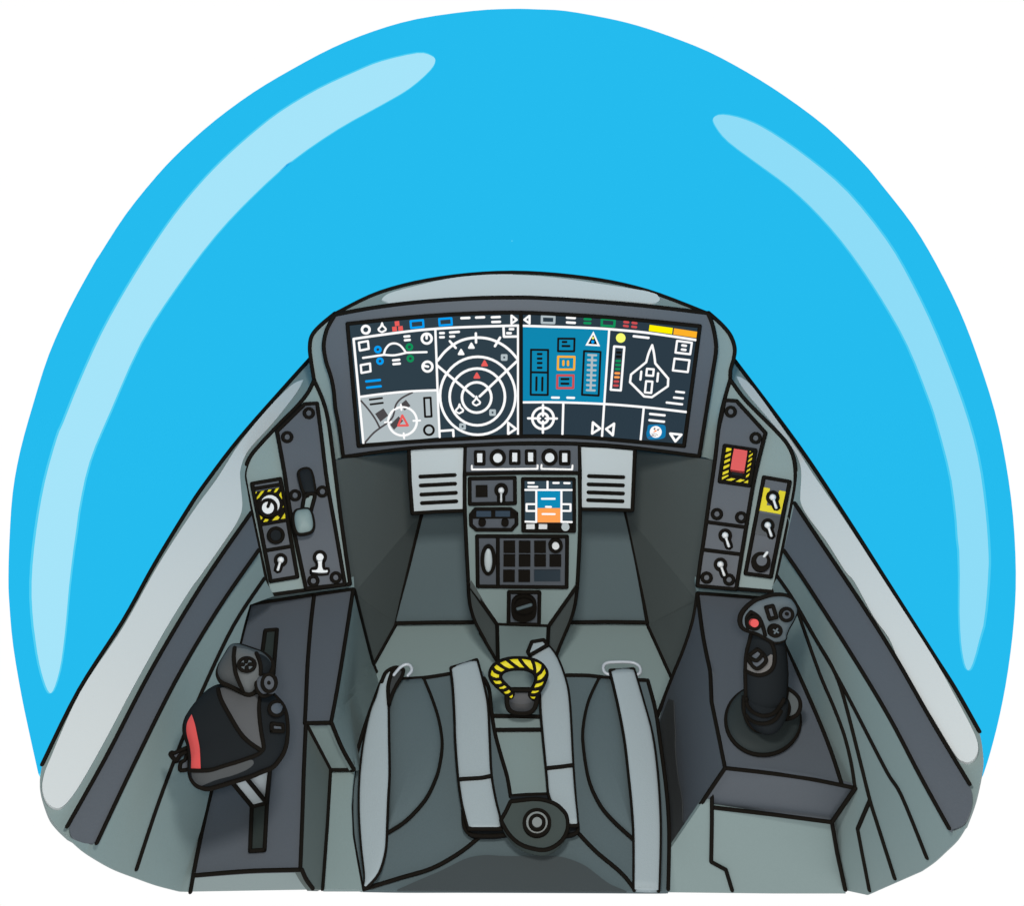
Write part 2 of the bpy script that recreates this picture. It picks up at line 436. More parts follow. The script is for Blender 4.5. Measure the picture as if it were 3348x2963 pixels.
rimf = [(j, (j+1) % n, n+(j+1) % n, n+j) for j in range(n) if shells[0][0][j].z > HC-.75]
cm.add(shells[0][0]+shells[1][0], rimf, 'canopy', True)
cm.build('shell', can)
highlight_panes[0].build('highlight_pane', can, 'long curved painted highlight on the left of the bubble'); highlight_panes[1].build('highlight_pane', can, 'fainter curved painted highlight on the right of the bubble')  # canopy highlights painted in as paler glass, no reflection

# ================================================================ COCKPIT TUB
tub = thing('cockpit_tub', 'grey-green cockpit tub with sloping sills around the seat', 'cockpit', (0, .8, HC-1.25))
# outer skin (keeps the tub solid when seen from the side)
hull = M(); sec = []
for i in range(15):
    f = i/14
    ring = []
    for j in range(17):
        a = math.pi*j/16; x = -math.copysign(abs(math.cos(a))**.3, math.cos(a)); zz = -abs(math.sin(a))**.5
        z = -.60 + .76*zz
        y0 = max(.42, -z/1.95 + .02); y1 = 1.42
        wx = .425
        ring.append(Vector((x*(wx), y0+(y1-y0)*f, HC+z)))
    sec.append(ring)
fs = []
for i in range(14):
    for j in range(16): fs.append((i*17+j, i*17+j+1, (i+1)*17+j+1, (i+1)*17+j))
fs.append(tuple(14*17+j for j in range(17)))
hull.add([p for r in sec for p in r], fs, 'green', True); hull.build('outer_skin', tub)
# sills
lo = 'K: 990,65* 900,165 760,325 650,470 590,560 490,725 390,905 250,1125 134,1360* 128,1400 132,1450 155,1520 180,1556 215,1590* 250,1608 280,1614 '
sl = S(lo + 'K: 307,1611* 430,1350 560,1090 690,870 822,678* 797,560* 785,490 778,430 810,365 900,265 975,180 997,135*', True)
m = M().plate(sl, SLL, 'green', th=.006)
m.line(S('K: 990,65 900,165 760,325 650,470 590,560 490,725 390,905 250,1125 134,1360'), SLL)
m.line(S('K: 797,560 640,790 480,1060 340,1330 213,1557'), SLL, lift=.006)
sil = m.build('sill', tub)
M().plate(S('K: 963,137* 925,155 850,230 760,340 690,450 610,560 500,730 390,925 255,1130 160,1340 138,1400 135,1440 150,1480 177,1498 205,1488 250,1430 330,1290 420,1120 520,940 600,810 640,755 720,640 755,585 769,540 764,470 764,420 790,360 870,270 940,180', True), SLL, 'pale', th=.004, lift=.004).build('pale_highlight', sil)  # left sill highlight, painted as a raised pale shape
m = M().plate(S('K: 797,560* 640,790 480,1060 340,1330 220,1560* 226,1585 245,1602 280,1612 307,1603* 430,1350 560,1090 690,870 822,678*', True), SLL, 'slate', th=.006, lift=.003)
m.line(S('K: 822,678 690,870 560,1090 430,1350 307,1610'), SLL, lift=.004); m.build('side_rail', tub)
ro = 'L: 148,75* 350,345 500,570 640,790 780,1010 850,1120 926,1255* 936,1310 936,1370 915,1470 886,1550* 865,1568 845,1572 '
sr = S(ro + 'L: 830,1563* 740,1400 640,1210 520,1010 380,790 305,680* 335,530* 345,470 345,420 310,350 240,270 180,200 135,140*', True)
m = M().plate(sr, SLR, 'green', th=.006)
m.line(S('L: 148,75 350,345 500,570 640,790 780,1010 850,1120 926,1255'), SLR)
m.line(S('L: 340,530 420,650 560,860 660,1020 780,1230 895,1422'), SLR, lift=.006)
sir = m.build('sill', tub)
M().plate(S('L: 155,127* 175,133 210,165 290,275 355,370 400,440 500,585 620,770 780,1020 850,1145 905,1250 922,1300 915,1335 895,1352 875,1350 850,1330 780,1215 680,1050 640,960 590,890 530,780 500,745 440,650 380,570 360,530 358,500 361,440 355,400 330,350 260,265 180,170', True), SLR, 'pale', th=.004, lift=.004).build('pale_highlight', sir)  # painted highlight along the right sill
m = M().plate(S('L: 340,530* 420,650 560,860 660,1020 780,1230 892,1420* 903,1455 900,1500 880,1545 845,1565 830,1563* 740,1400 640,1210 520,1010 380,790 305,680*', True), SLR, 'slate', th=.006, lift=.003)
m.line(S('L: 305,680 380,790 520,1010 640,1210 740,1400 830,1563'), SLR, lift=.004); m.build('side_rail', tub)
# side walls
wl = S('K: 822,678* 690,870 560,1090 430,1350 307,1610* 280,1612 250,1605 214,1589* 262,1633 310,1665 365,1695 430,1720 500,1745 573,1764* 604,1765* 630,1600 665,1450 755,1000 793,853* 870,825* 840,770*', True)
m = M().plate(wl, WL, 'green', th=.0015)
m.line(S('K: 838,770 740,920 640,1130 575,1290 500,1490 433,1693'), WL); m.build('side_wall', tub)
wr = S('L: 305,680* 380,790 520,1010 640,1210 740,1400 830,1563* 845,1571 865,1566 887,1548* 855,1600 815,1640 780,1672 740,1700* 570,1775* 500,1760* 470,1620 458,1545* 531,1437* 485,1430* 415,1220 310,970* 250,830* 285,765*', True)
m = M().plate(wr, WR, 'green', th=.0015)
m.line(S('H: 625,10 720,150 850,380 940,535 1060,760 1240,1110 L: 680,1460 760,1657'), WR)
m.line(S('H: 735,195 860,550 940,740 1000,900 1040,1060 1062,1203'), WR)
m.line(S('H: 765,235 850,380 940,535 1000,700 1090,1050 1145,1270 L: 600,1540 658,1722'), WR, lift=.001)
m.line(P('H: 1145,1270 1076,1432 1100,1560 1142,1778'), WR)
m.line(P('H: 930,1395 960,1570 1005,1775'), WR, lift=.003)
m.build('side_wall', tub)
# footwell
M().plate(P('V: 700,1325 790,1240 1293,1240 1400,1380 1320,1500 1290,1700 780,1700 700,1500'), FLOOR, 'green', th=.006).build('footwell_floor', tub)
def px_(st, **k): return (st, pt(st, **k))
def ptx(st, x): d = ray(*P1(st)); return (st, CAM + d*(x/d.x))
FSL = Fold([ptx('V: 655,905', -.34), ptx('V: 707,1178', -.325), px_('V: 745,1327', z=-1.203), px_('V: 790,1246', y=1.118), ('V: 842,1025', KICK.hit(*P1('V: 842,1025'), .002)[0]), px_('V: 832,880', y=1.14)], [(0, 1, 4), (1, 3, 4), (1, 2, 3), (0, 4, 5)])
FSR = Fold([ptx('V: 1430,905', .385), ptx('V: 1391,1187', .385), px_('V: 1343,1358', z=-1.203), px_('V: 1293,1248', y=1.118), ('V: 1245,1020', KICK.hit(*P1('V: 1245,1020'), .002)[0]), px_('V: 1262,885', y=1.14)], [(0, 1, 4), (1, 3, 4), (1, 2, 3), (0, 4, 5)])
for fo, A_, B_ in ((FSL, ('655,922 690,916 832,899 842,1025 707,1185 660,1178', '842,1025 790,1246 707,1185', '790,1246 745,1327 718,1225 707,1185'), '790,1246 745,1327'),
                   (FSR, ('1262,899 1394,915 1420,919 1425,1190 1391,1200 1245,1020', '1245,1020 1391,1200 1293,1248', '1293,1248 1391,1200 1385,1240 1343,1358'), '1293,1248 1343,1358')):
    m = M()
    for q_, tri in zip(A_, (0, 1, 2)): m.plate(P('V: '+q_), fo.t[tri][1], 'footwell', th=.006)
    m.line(P('V: '+B_), fo); m.build('footwell_side', tub)
m = M().plate(S('E: 145,640* 100,860 20,1180 -85,1580* 610,1575* 570,1480 545,1370 535,1200* 515,900 500,640*', True), KICK, 'seat', th=.006)
m.line(S('E: 150,660 100,860 20,1180 -90,1582'), KICK, lift=.008); m.line(P('E: -90,1582 250,1575 610,1573'), KICK, lift=.008); m.build('kick_panel', tub)
m = M().plate(S('E: 1850,640* 1900,850 1970,1200 2035,1575* 1385,1575* 1430,1450 1455,1280* 1470,900 1472,640*', True), KICK, 'seat', th=.006)
m.line(S('E: 1850,640 1900,850 1970,1200 2035,1575'), KICK, lift=.008); m.line(P('E: 1385,1575 1700,1570 2035,1575'), KICK, lift=.008); m.build('kick_panel', tub)

# ================================================================ LEFT AND RIGHT CONSOLES
cl = thing('side_console', 'slate side console under the dark throttle with a long slot in its top', 'console', O0('F: 600,1000', -.75))
M().plate(P('C: 200,1640 830,1560 F: 1155,40 555,140 530,160'), PZ(-.728), 'green', th=.006).build('front_strip', cl)
m = M().plate(S('F: 555,135* 740,112 925,82 1150,48* 1095,400 1055,640 1025,815* 878,818* 868,1050 858,1350 848,1660* 550,1668 245,1690* 290,1400 335,1205* 420,760 497,370', True), CON, 'slate', th=.006)
m.line(S('F: 497,370 555,135* 740,108 925,80 1150,48* 1095,400 1055,640 1022,815* 878,818* 866,1100 858,1350 846,1660* 550,1668 245,1692*'), CON)
m.line(S('F: 925,85 905,260 888,480 878,700 872,818'), CON); m.line(S('F: 335,1205 290,1400 245,1620 215,1788'), CON)
m.build('console_top', cl)
m = M().plate(S('F: 645,285* 712,280* 690,450 680,600* 620,600* 630,420*', True), CON, 'slot', th=.003, lift=.002); m.line(P('F: 625,430 645,285 712,280 690,560'), CON, lift=.003); m.build('throttle_slot', cl); m = M()
m.plate(P('F: 567,1300 650,1280 640,1547 558,1552'), CON, 'slot', th=.003, lift=.002); m.line(P('F: 567,1300 558,1552 641,1547 655,1280 672,1090'), CON, lift=.003); m.build('throttle_slot', cl)
PSW = Fold([px_('F: 1150,48', z=-.72), px_('F: 1025,815', z=-.722), px_('F: 1155,1085', z=-.80), px_('V: 745,1327', z=-1.2), px_('F: 1310,1085', z=-1.0)], [(0, 1, 3), (1, 2, 3), (2, 4, 3)])
m = M().plate(P('F: 1150,48 V: 707,1178 722,1240 745,1327 765,1365 770,1450 F: 1310,1085 1155,1085 1092,960 1050,870 1026,815'), PSW, 'green', th=.006, grid=30)
m.line(S('V: 707,1178 722,1240 745,1327 763,1362'), PSW); m.build('inner_side', cl)
PST = PL(O0('F: 885,822', -.722), O0('F: 1025,815', -.722), O0('F: 1018,1085', -.80))
m = M().plate(P('F: 878,820 1025,817 1085,960 1155,1085 1018,1085'), PST, 'green', th=.006)
m.line(S('F: 1025,815 1085,960 1155,1085'), PST, lift=.006); m.line(P('F: 1155,1086 1018,1086 880,822'), PST); m.build('step', cl)
PBS = PL(O0('F: 878,830', -.722), O0('F: 848,1660', -.722), O0('F: 1018,1090', -.80))
m = M().plate(S('F: 878,825* 1018,1088* 1000,1400 973,1772* 918,1770* 880,1720 846,1662* 860,1200', True), PBS, 'boxside', th=.006)
m.line(P('F: 1018,1088 1000,1400 973,1770'), PBS); m.line(S('F: 855,1660 880,1715 918,1768'), PBS, lift=.003); m.build('box_side', cl)
M().plate(P('F: 1018,1086 1155,1086 G: 113,750 95,900 86,1030 93,1200 118,1350 150,1526 F: 1180,1771 973,1771 1000,1400'), PZ(-.805), 'green', th=.006).build('lower_deck', cl)
M().plate(P('F: 245,1698 550,1677 848,1669 880,1715 920,1774 212,1786'), PL(O0('F: 245,1690', -.722), O0('F: 848,1660', -.722), O0('F: 918,1768', -.80)), 'green', th=.006).build('rear_lip', cl)

cr_ = thing('side_console', 'slate side console carrying the round black base of the control stick', 'console', O0('H: 600,900', -.75))
M().plate(P('D: 70,1560 660,1600 H: 640,150 520,140 172,108'), PZ(-.728), 'green', th=.006).build('front_strip', cr_)
ct = S('H: 172,105* 205,350 245,545* 252,715* 290,900 328,1090* 550,1115 800,1150 1062,1203* 985,1180* 860,830 760,600 665,380* 600,140* 535,133*', True)
ct = S('H: 172,105* 205,350 245,545* 252,715* 290,900 328,1090* 550,1115 800,1150 985,1183* 860,830 760,600 665,380* 620,250* 600,140* 535,133*', True)
m = M().plate(ct, CON, 'slate', th=.006)
m.line(S('H: 985,1180 930,1010 860,830 760,600 665,380'), CON); m.line(S('H: 535,133 350,118 172,105* 205,350 245,545* 252,715* 290,900 328,1090* 550,1115 800,1150 1062,1203'), CON)
m.build('console_top', cr_)
PRI = PL(O0('H: 172,110', -.72), O0('H: 325,1090', -.72), O0('H: 20,1550', -.93))
m = M().plate(S('H: 172,110* 150,250 100,410 35,570 -70,900* -80,1300* 15,1560* 250,1205* 328,1090* 290,900 252,715* 245,545* 205,350', True), PRI, 'slate', th=.006)
m.line(S('H: 172,110 150,250 100,410 35,570 -70,840'), PRI); m.line(P('H: 15,1560 250,1205 328,1090'), PRI); m.build('inner_side', cr_)
PRF = PL(O0('H: 325,1090', -.722), O0('H: 1062,1203', -.722), O0('H: 930,1395', -.80))
m = M().plate(S('H: 328,1090* 550,1115 800,1150 1062,1203* 930,1395* 600,1350 262,1310* 252,1205*', True), PRF, 'slate', th=.006)
m.line(P('H: 1062,1203 930,1395 600,1352 262,1312'), PRF, lift=.005); m.build('rear_edge', cr_)
PRD = PL(O0('H: 262,1310', -.80), O0('H: 930,1395', -.80), O0('H: 600,1790', -.90))
m = M().plate(P('H: 252,1205 262,1310 930,1395 960,1570 1008,1797 1000,1797 600,1797 0,1790 10,1560'), PRD, 'green', th=.006)
m.line(P('H: 254,1205 254,1400 250,1618 333,1663 368,1778'), PRD); m.line(P('H: 930,1395 960,1570 1005,1775'), PRD, lift=.004)
m.build('rear_face', cr_)

# ================================================================ DASHBOARD
dash = thing('dashboard', 'wide slate dashboard with one panoramic display under a grey hood', 'dashboard', (0, 1.12, HC-.55))
hood = M()
ht = 'V: 668,627* 760,583 880,555 1022,544 1170,555 1290,580 1415,627* '
hood.plate(S(ht + '1300,612 1170,601 1040,596 880,601 760,613', True), HOOD, 'green', th=.03)
hood.line(S('V: 668,627 760,583 880,555 1022,544 1170,555 1290,580 1415,627'), HOOD)
hd = hood.build('hood', dash)
M().plate(S('A: 680,330* 700,300 770,262 1000,200 1300,135 1600,105 1850,100 B: 0,100 300,115 600,150 1000,210 1270,258 1330,300 1335,325 1310,345 1270,355* 1000,330 700,310 400,298 0,292 A: 1500,300 1100,325 750,362*', True), HOOD, 'hood_highlight', th=.003, lift=.003).build('pale_highlight', hd)  # hood highlight, light painted in as a paler plate
bz = 'A: 262,462* 600,400 1000,350 1500,315 1900,308 B: 300,308 700,332 1200,375 1760,440* 1800,540 1828,680 1830,790 1800,980 1750,1290 1683,1700* 1100,1625 600,1590 100,1587 A: 1400,1637 920,1662 335,1738* 300,1480 265,1300 250,1150 225,1020 180,880 160,740 180,620 210,550'
m = M().plate(S(bz, True), DISP, 'slate', th=.05, ink=True); bez = m.build('bezel', dash)
CHK = Plane(DISP.p-DISP.n*.02, DISP.n)
m = M().plate(S('A: 262,450* 130,560 55,650 30,750 40,870 72,1040* 150,1260 200,1560 243,1790* 290,1750* 345,1735* 300,1450 265,1200 225,1000 160,740 230,500', True), CHK, 'green', th=.05)
m.line(S('A: 262,450 130,560 55,650 35,750 45,870 72,1040'), CHK); m.line(S('A: 72,1040 150,1260 200,1560 240,1809 C: 730,1060 775,1360'), CHK); m.build('cowl_side', dash)
m = M().plate(S('B: 1765,437* 1880,540 1960,640 1998,750 1985,850 1960,940 1955,1030* 1900,1220 1870,1450 1815,1740* 1750,1715* 1680,1700* 1750,1290 1800,980 1835,760 1810,560', True), CHK, 'green', th=.05)
m.line(S('B: 1765,437 1880,540 1960,640 1996,750 1985,850 1960,940 1957,1030'), CHK); m.build('cowl_side', dash)
scL = S('A: 372,545* 900,490 1400,455 1927,445* 1927,1555* 1400,1575 900,1605 472,1640*', True)
scR = S('B: 117,437* 700,465 1200,505 1690,555* 1550,1610* 1000,1560 600,1530 117,1526*', True)
mL = M().plate(scL, DISP, 'e_nav', th=.006, lift=.003); sL = mL.build('left_screen', dash)
mR = M().plate(scR, DISP, 'e_nav2', th=.006, lift=.003); sR = mR.build('right_screen', dash)
m = M(); m.line(S('A: 372,545* 900,490 1400,455 1927,445 B: 700,465 1200,505 1690,555* 1550,1610* 1000,1560 600,1530 110,1525 A: 1400,1575 900,1605 472,1640*', True), DISP, lift=.0045, closed=True)
m.line(P('A: 1927,445 1927,1555'), DISP, lift=.0045); m.build('screen_frame', dash)
WW = 8.0
def sg(name, par, ops, surf=DISP, base=.0035):
    """marks shown on a screen: ops = list of (kind, path, material, width)"""
    m = M(); L = base; WL = base+.0003
    for o in ops:
        k, pth, mt = o[0], o[1], o[2]; w = o[3] if len(o) > 3 else WW
        if isinstance(pth, str): pth = P(pth)
        if k == 'f': m.plate(pth, surf, mt, th=.001, lift=L); L += .00025
        elif k == 'l': m.line(pth, surf, mt, w=w, lift=WL-w*.0001)
        else: m.line(pth, surf, mt, w=w, lift=WL-w*.0001, closed=True)
    return m.build(name, par)
def rr(f, cx, cy, r, n=28): return circ('%s: %g,%g' % (f, cx, cy), r, n=n)
def jet(f, cx, cy, k=1.0):
    return [('c', P('%s: ' % f + ' '.join('%g,%g' % (cx+a*k, cy+b*k) for a, b in ((0, -52), (10, -22), (18, -18), (34, 0), (30, 14), (12, 22), (0, 30), (-12, 26), (-30, 14), (-33, 2), (-16, -16), (-9, -24)))), 'e_white', 6*max(k, .8)),]
D_ = lambda f, *ps: [('l', '%s: %g,%g %g,%g' % (f, a, b, c, d), mt, w) for a, b, c, d, mt, w in ps]
# top row, left
sg('status_row', sL, [('c', rr('A', 537, 597, 34), 'e_white', 8.5)] + jet('A', 683, 590) + [
    ('f', 'A: 795,523 835,519 839,562 799,566', 'e_red'), ('f', 'A: 772,572 812,568 817,610 776,614', 'e_red'), ('f', 'A: 826,568 866,563 871,604 830,608', 'e_red'),
    ('c', 'A: 938,521 1050,512 1054,572 943,582', 'e_lblue', 7), ('c', 'A: 1194,502 1304,494 1308,552 1199,560', 'e_lblue', 7)]
   + D_('A', (1393, 494, 1465, 491, 'e_white', WW), (1525, 488, 1597, 485, 'e_white', WW), (1666, 486, 1737, 483, 'e_white', WW), (1670, 528, 1740, 526, 'e_white', WW)) + [('c', 'A: 1842,470 1842,542 1890,508', 'e_white', 7)])
sg('grid_lines', sL, [('l', S('A: 428,680 700,640 1000,603 1300,580 1600,568 1905,560'), 'e_white'), ('l', 'A: 428,680 516,1612', 'e_white'), ('l', 'A: 1160,590 1172,900 1184,1250 1199,1560', 'e_white', 7.5),
    ('l', S('A: 484,1200 700,1172 940,1150 1175,1140'), 'e_white'), ('l', 'A: 1902,562 1902,1535', 'e_white'), ('l', 'A: 1771,580 1775,660 1895,658', 'e_white'),
    ('l', 'A: 1205,1505 1320,1497 1323,1552', 'e_white')] + D_('A', (1827, 592, 1858, 592, 'e_white', WW), (1804, 628, 1836, 628, 'e_white', WW)))
sg('profile_page', sL, [('c', 'A: 475,713 556,699 564,768 484,784', 'e_white', 7), ('c', 'A: 492,915 575,900 580,970 498,985', 'e_white', 7),
    ('c', rr('A', 645, 775, 24, 16), 'e_lblue', 8), ('c', rr('A', 664, 879, 24, 16), 'e_lblue', 8), ('c', rr('A', 928, 752, 24, 16), 'e_green', 8), ('c', rr('A', 936, 856, 24, 16), 'e_green', 8),
    ('l', 'A: 512,850 700,822', 'e_white', 7), ('l', S('A: 700,815 715,770 750,730 797,720 840,735 870,765 895,800'), 'e_white', 7), ('l', S('A: 700,822 780,827 840,818 900,803'), 'e_white', 7), ('l', 'A: 900,803 1082,798', 'e_white', 7),
    ('c', rr('A', 1083, 677, 44), 'e_white', 8.5), ('l', 'A: 1082,640 1082,676', 'e_white'), ('c', rr('A', 1090, 928, 44), 'e_white', 8.5), ('l', 'A: 1055,920 1095,928', 'e_white')]
   + D_('A', (884, 659, 927, 655, 'e_white', WW), (888, 692, 931, 688, 'e_white', WW), (782, 872, 837, 866, 'e_white', WW), (785, 906, 842, 901, 'e_white', WW), (541, 1061, 664, 1048, 'e_lblue', WW), (549, 1117, 671, 1104, 'e_lblue', WW)))
sg('map_page', sL, [('f', S('A: 490,1212* 700,1185 940,1163 1175,1152* 1180,1300 1190,1562* 900,1590 525,1615*', True), 'e_map'),
    ('f', 'A: 620,1352 695,1302 738,1368 668,1424', 'e_road'), ('f', 'A: 755,1450 830,1375 872,1415 790,1495', 'e_road'), ('f', 'A: 845,1270 896,1226 937,1280 885,1322', 'e_road'),
    ('l', S('A: 495,1235 560,1310 620,1395 662,1475'), 'e_road', 6.5), ('l', S('A: 532,1608 600,1530 660,1482 720,1440 775,1385 795,1320 810,1265 860,1210 955,1160'), 'e_road', 6.5),
    ('l', 'A: 573,1224 683,1210', 'e_black', 7), ('l', 'A: 580,1267 690,1253', 'e_black', 7), ('c', 'A: 1060,1209 1118,1206 1127,1375 1069,1378', 'e_black', 7.5), ('c', rr('A', 1103, 1497, 43), 'e_black', 8.5),
    ('c', rr('A', 867, 1418, 128, 40), 'e_white', 8.5), ('c', 'A: 865,1366 828,1457 914,1455', 'e_red', 8)]
   + D_('A', (853, 1268, 857, 1316, 'e_white', 7), (877, 1526, 881, 1570, 'e_white', 7), (709, 1428, 765, 1424, 'e_white', 7), (964, 1414, 1024, 1411, 'e_white', 7)))
sg('radar_page', sL, [('l', S('A: 1183,872 1250,790 1340,720 1430,682 1540,668 1650,682 1750,725 1830,785 1895,858'), 'e_white', 8.5),
    ('c', circ('A: 1540,1190', 338, 350, 48), 'e_white', 8.5), ('c', circ('A: 1536,1200', 248, 255, 40), 'e_white', 8.5), ('c', circ('A: 1530,1205', 132, 136, 32), 'e_white', 8.5),
    ('l', 'A: 1180,920 1505,1195', 'e_white', 8.5), ('l', 'A: 1557,1195 1890,880', 'e_white', 8.5), ('l', 'A: 1523,630 1525,712', 'e_white', WW), ('l', 'A: 1290,700 1343,760', 'e_white', WW), ('l', 'A: 1740,668 1694,745', 'e_white', WW)]
   + [x for cx, cy, c in ((1483, 742, 'e_white'), (1391, 799, 'e_white'), (1601, 900, 'e_red'), (1532, 1010, 'e_red')) for x in (('f', P('A: %g,%g %g,%g %g,%g' % (cx, cy-26, cx-24, cy+20, cx+24, cy+20)), c), ('c', P('A: %g,%g %g,%g %g,%g' % (cx, cy-22, cx-22, cy+18, cx+22, cy+18)), c, 6))]
   + [('c', P('A: %g,%g %g,%g %g,%g %g,%g' % (cx-19, cy-19, cx+19, cy-19, cx+19, cy+19, cx-19, cy+19)), 'e_grey', 8) for cx, cy in ((1777, 846), (1673, 1340), (1404, 1465))]
   + jet('A', 1528, 1247) + jet('A', 1376, 1318) + D_('A', (1203, 628, 1236, 627, 'e_white', WW), (1292, 622, 1371, 616, 'e_white', WW), (1203, 665, 1236, 664, 'e_white', WW), (1294, 659, 1328, 657, 'e_white', WW)) + [('c', 'A: 1813,1432 1813,1532 1882,1486', 'e_white', 8)])
# right screen
sg('status_row', sR, [('c', 'B: 192,462 192,532 146,498', 'e_white', 7), ('c', 'B: 301,468 411,472 409,528 300,525', 'e_grey', 7.5)]
   + D_('B', (521, 480, 590, 484, 'e_white', WW), (521, 522, 590, 526, 'e_white', WW), (676, 493, 728, 496, 'e_green', WW), (675, 527, 726, 529, 'e_green', WW), (1026, 518, 1059, 522, 'e_red2', WW), (1098, 525, 1131, 530, 'e_red2', WW), (1023, 551, 1055, 556, 'e_red2', WW), (1095, 559, 1128, 564, 'e_red2', WW))
   + [('c', 'B: 828,491 941,499 936,557 826,550', 'e_green', 8), ('f', 'B: 1248,543 1452,571 1445,626 1241,597', 'e_yel'), ('f', 'B: 1463,574 1672,605 1665,660 1457,629', 'e_ora')])
sg('flight_page', sR, [('f', S('B: 134,560* 500,572 885,590* 845,1232* 500,1218 134,1217*', True), 'e_blue'), ('c', 'B: 205,762 355,764 352,1160 202,1158', 'e_black', 7.5), ('l', 'B: 204,960 353,963', 'e_black', 7.5)]
   + D_('B', *[(265, y, 297, y, 'e_black', 8) for y in (800, 840, 879, 921)], (253, 1006, 251, 1118, 'e_black', 8), (305, 1008, 303, 1120, 'e_black', 8), (484, 694, 515, 694, 'e_black', 8), (482, 729, 542, 730, 'e_black', 8), (489, 863, 489, 896, 'e_amber', 8), (530, 865, 530, 897, 'e_amber', 8), (472, 1020, 533, 1020, 'e_black', 8), (472, 1060, 533, 1061, 'e_black', 8))
   + [('c', 'B: 444,664 587,665 584,776 442,775', 'e_black', 7.5), ('c', 'B: 443,823 587,825 583,936 440,936', 'e_amber', 7.5), ('c', 'B: 436,988 578,988 575,1099 434,1100', 'e_red2', 7.5),
      ('c', 'B: 671,774 816,782 799,1166 653,1158', 'e_black', 7.5), ('l', 'B: 743,810 728,1118', 'e_grey', 7.5)] + D_('B', *[(708-i*1.8, 808+i*44.2, 777-i*1.8, 811+i*44.2, 'e_grey', 7.5) for i in range(8)])
   + [('f', 'B: 754,600 812,733 683,725', 'e_white'), ('f', 'B: 752,632 788,716 707,711', 'e_black'), ('f', rr('B', 750, 660, 10, 14), 'e_lyel'), ('f', rr('B', 748, 693, 15, 6), 'e_lblue')]
   + D_('B', (390, 1183, 449, 1184, 'e_white', WW), (524, 1184, 583, 1186, 'e_white', WW)))
sg('grid_lines', sR, [('l', S('B: 134,552 400,560 700,570 900,582 1200,610 1450,645 1662,678'), 'e_white'), ('l', 'B: 892,585 829,1525', 'e_white', 7.5), ('l', S('B: 136,1225 450,1225 850,1240 1200,1268 1574,1311'), 'e_white'),
    ('l', 'B: 489,1230 481,1510', 'e_white', 7.5), ('l', 'B: 1196,1270 1169,1553', 'e_white', 7.5)])
sg('target_page', sR, [('c', rr('B', 310, 1366, 94, 36), 'e_white', 8.5), ('c', rr('B', 310, 1366, 44), 'e_white', 8.5)]
   + D_('B', (310, 1248, 310, 1343, 'e_white', 7.8), (310, 1393, 309, 1493, 'e_white', 7.8), (179, 1366, 284, 1367, 'e_white', 7.8), (334, 1367, 432, 1368, 'e_white', 7.8))
   + [('c', 'B: 749,1402 812,1456 742,1500', 'e_white', 8), ('c', 'B: 935,1413 865,1460 924,1515', 'e_white', 8)])
bars = [('e_black', 977, 786), ('e_black', 974, 823), ('e_green', 972, 860), ('e_green', 970, 896), ('e_green', 967, 932), ('e_orange', 963, 969), ('e_orange', 960, 1004), ('e_red2', 955, 1041), ('e_red2', 951, 1077)]
sg('aircraft_page', sR, [('f', rr('B', 994, 659, 42), 'e_lyel'), ('l', 'B: 1108,643 1238,658', 'e_white', WW), ('c', 'B: 936,733 1025,740 994,1120 906,1114', 'e_white', 7.5)]
   + D_('B', *[(x-15, y, x+15, y+1, c, 8) for c, x, y in bars])
   + [('c', S('B: 1270,722* 1240,790 1217,872* 1084,980* 1075,1048* 1200,1173* 1267,1180* 1408,1083* 1411,1016* 1297,882* 1285,790', True), 'e_white', 7.5), ('c', 'B: 1224,930 1284,935 1278,992 1218,988', 'e_white', 7), ('c', 'B: 1217,1039 1272,1043 1262,1143 1206,1138', 'e_white', 7),
      ('l', 'B: 1174,955 1167,1025', 'e_white', 7.5), ('l', 'B: 1322,970 1315,1040', 'e_white', 7.5), ('c', 'B: 1489,684 1619,701 1604,802 1475,787', 'e_white', 7), ('c', 'B: 1467,840 1598,855 1583,959 1452,944', 'e_white', 7)]
   + D_('B', (1535, 723, 1567, 728, 'e_white', WW), (1531, 760, 1563, 764, 'e_white', WW), (1481, 1131, 1550, 1139, 'e_white', 7.5), (1462, 1183, 1540, 1191, 'e_white', 7.5), (1398, 1227, 1533, 1243, 'e_white', 7.5)))
sg('snowman_page', sR, [('f', S('S: 900,700 1250,640 1800,640 2150,760 2180,1300 2100,1600 1750,1720 1200,1760 850,1680 760,1300 830,1000', True), 'e_glow'), ('f', circ('S: 1450,1190', 440, n=30), 'e_white'), ('f', S('S: 1245,1215* 1380,1100 1460,1060 1510,1062 1520,1110 1470,1160 1380,1195', True), 'e_carrot'),
    ('f', rr('S', 1347, 990, 55, 14), 'e_black'), ('f', rr('S', 1616, 1055, 55, 14), 'e_black')]
   + [('f', rr('S', x, y, 30, 10), 'e_black') for x, y in ((1265, 1317), (1370, 1325), (1473, 1365), (1560, 1410))]
   + D_('S', (1320, 855, 1450, 960, 'e_brow', 1.7), (1575, 962, 1750, 985, 'e_brow', 1.5), (900, 1608, 1200, 1460, 'e_brow', 1.9), (1200, 1460, 1465, 1495, 'e_brow', 1.9), (1160, 1295, 1200, 1460, 'e_brow', 1.7), (1200, 1460, 1300, 1410, 'e_brow', 1.7))
   + D_('B', (1252, 1327, 1379, 1340, 'e_white', WW), (1246, 1382, 1374, 1396, 'e_white', WW)) + [('c', 'B: 1429,1500 1527,1510 1474,1569', 'e_white', 8)])

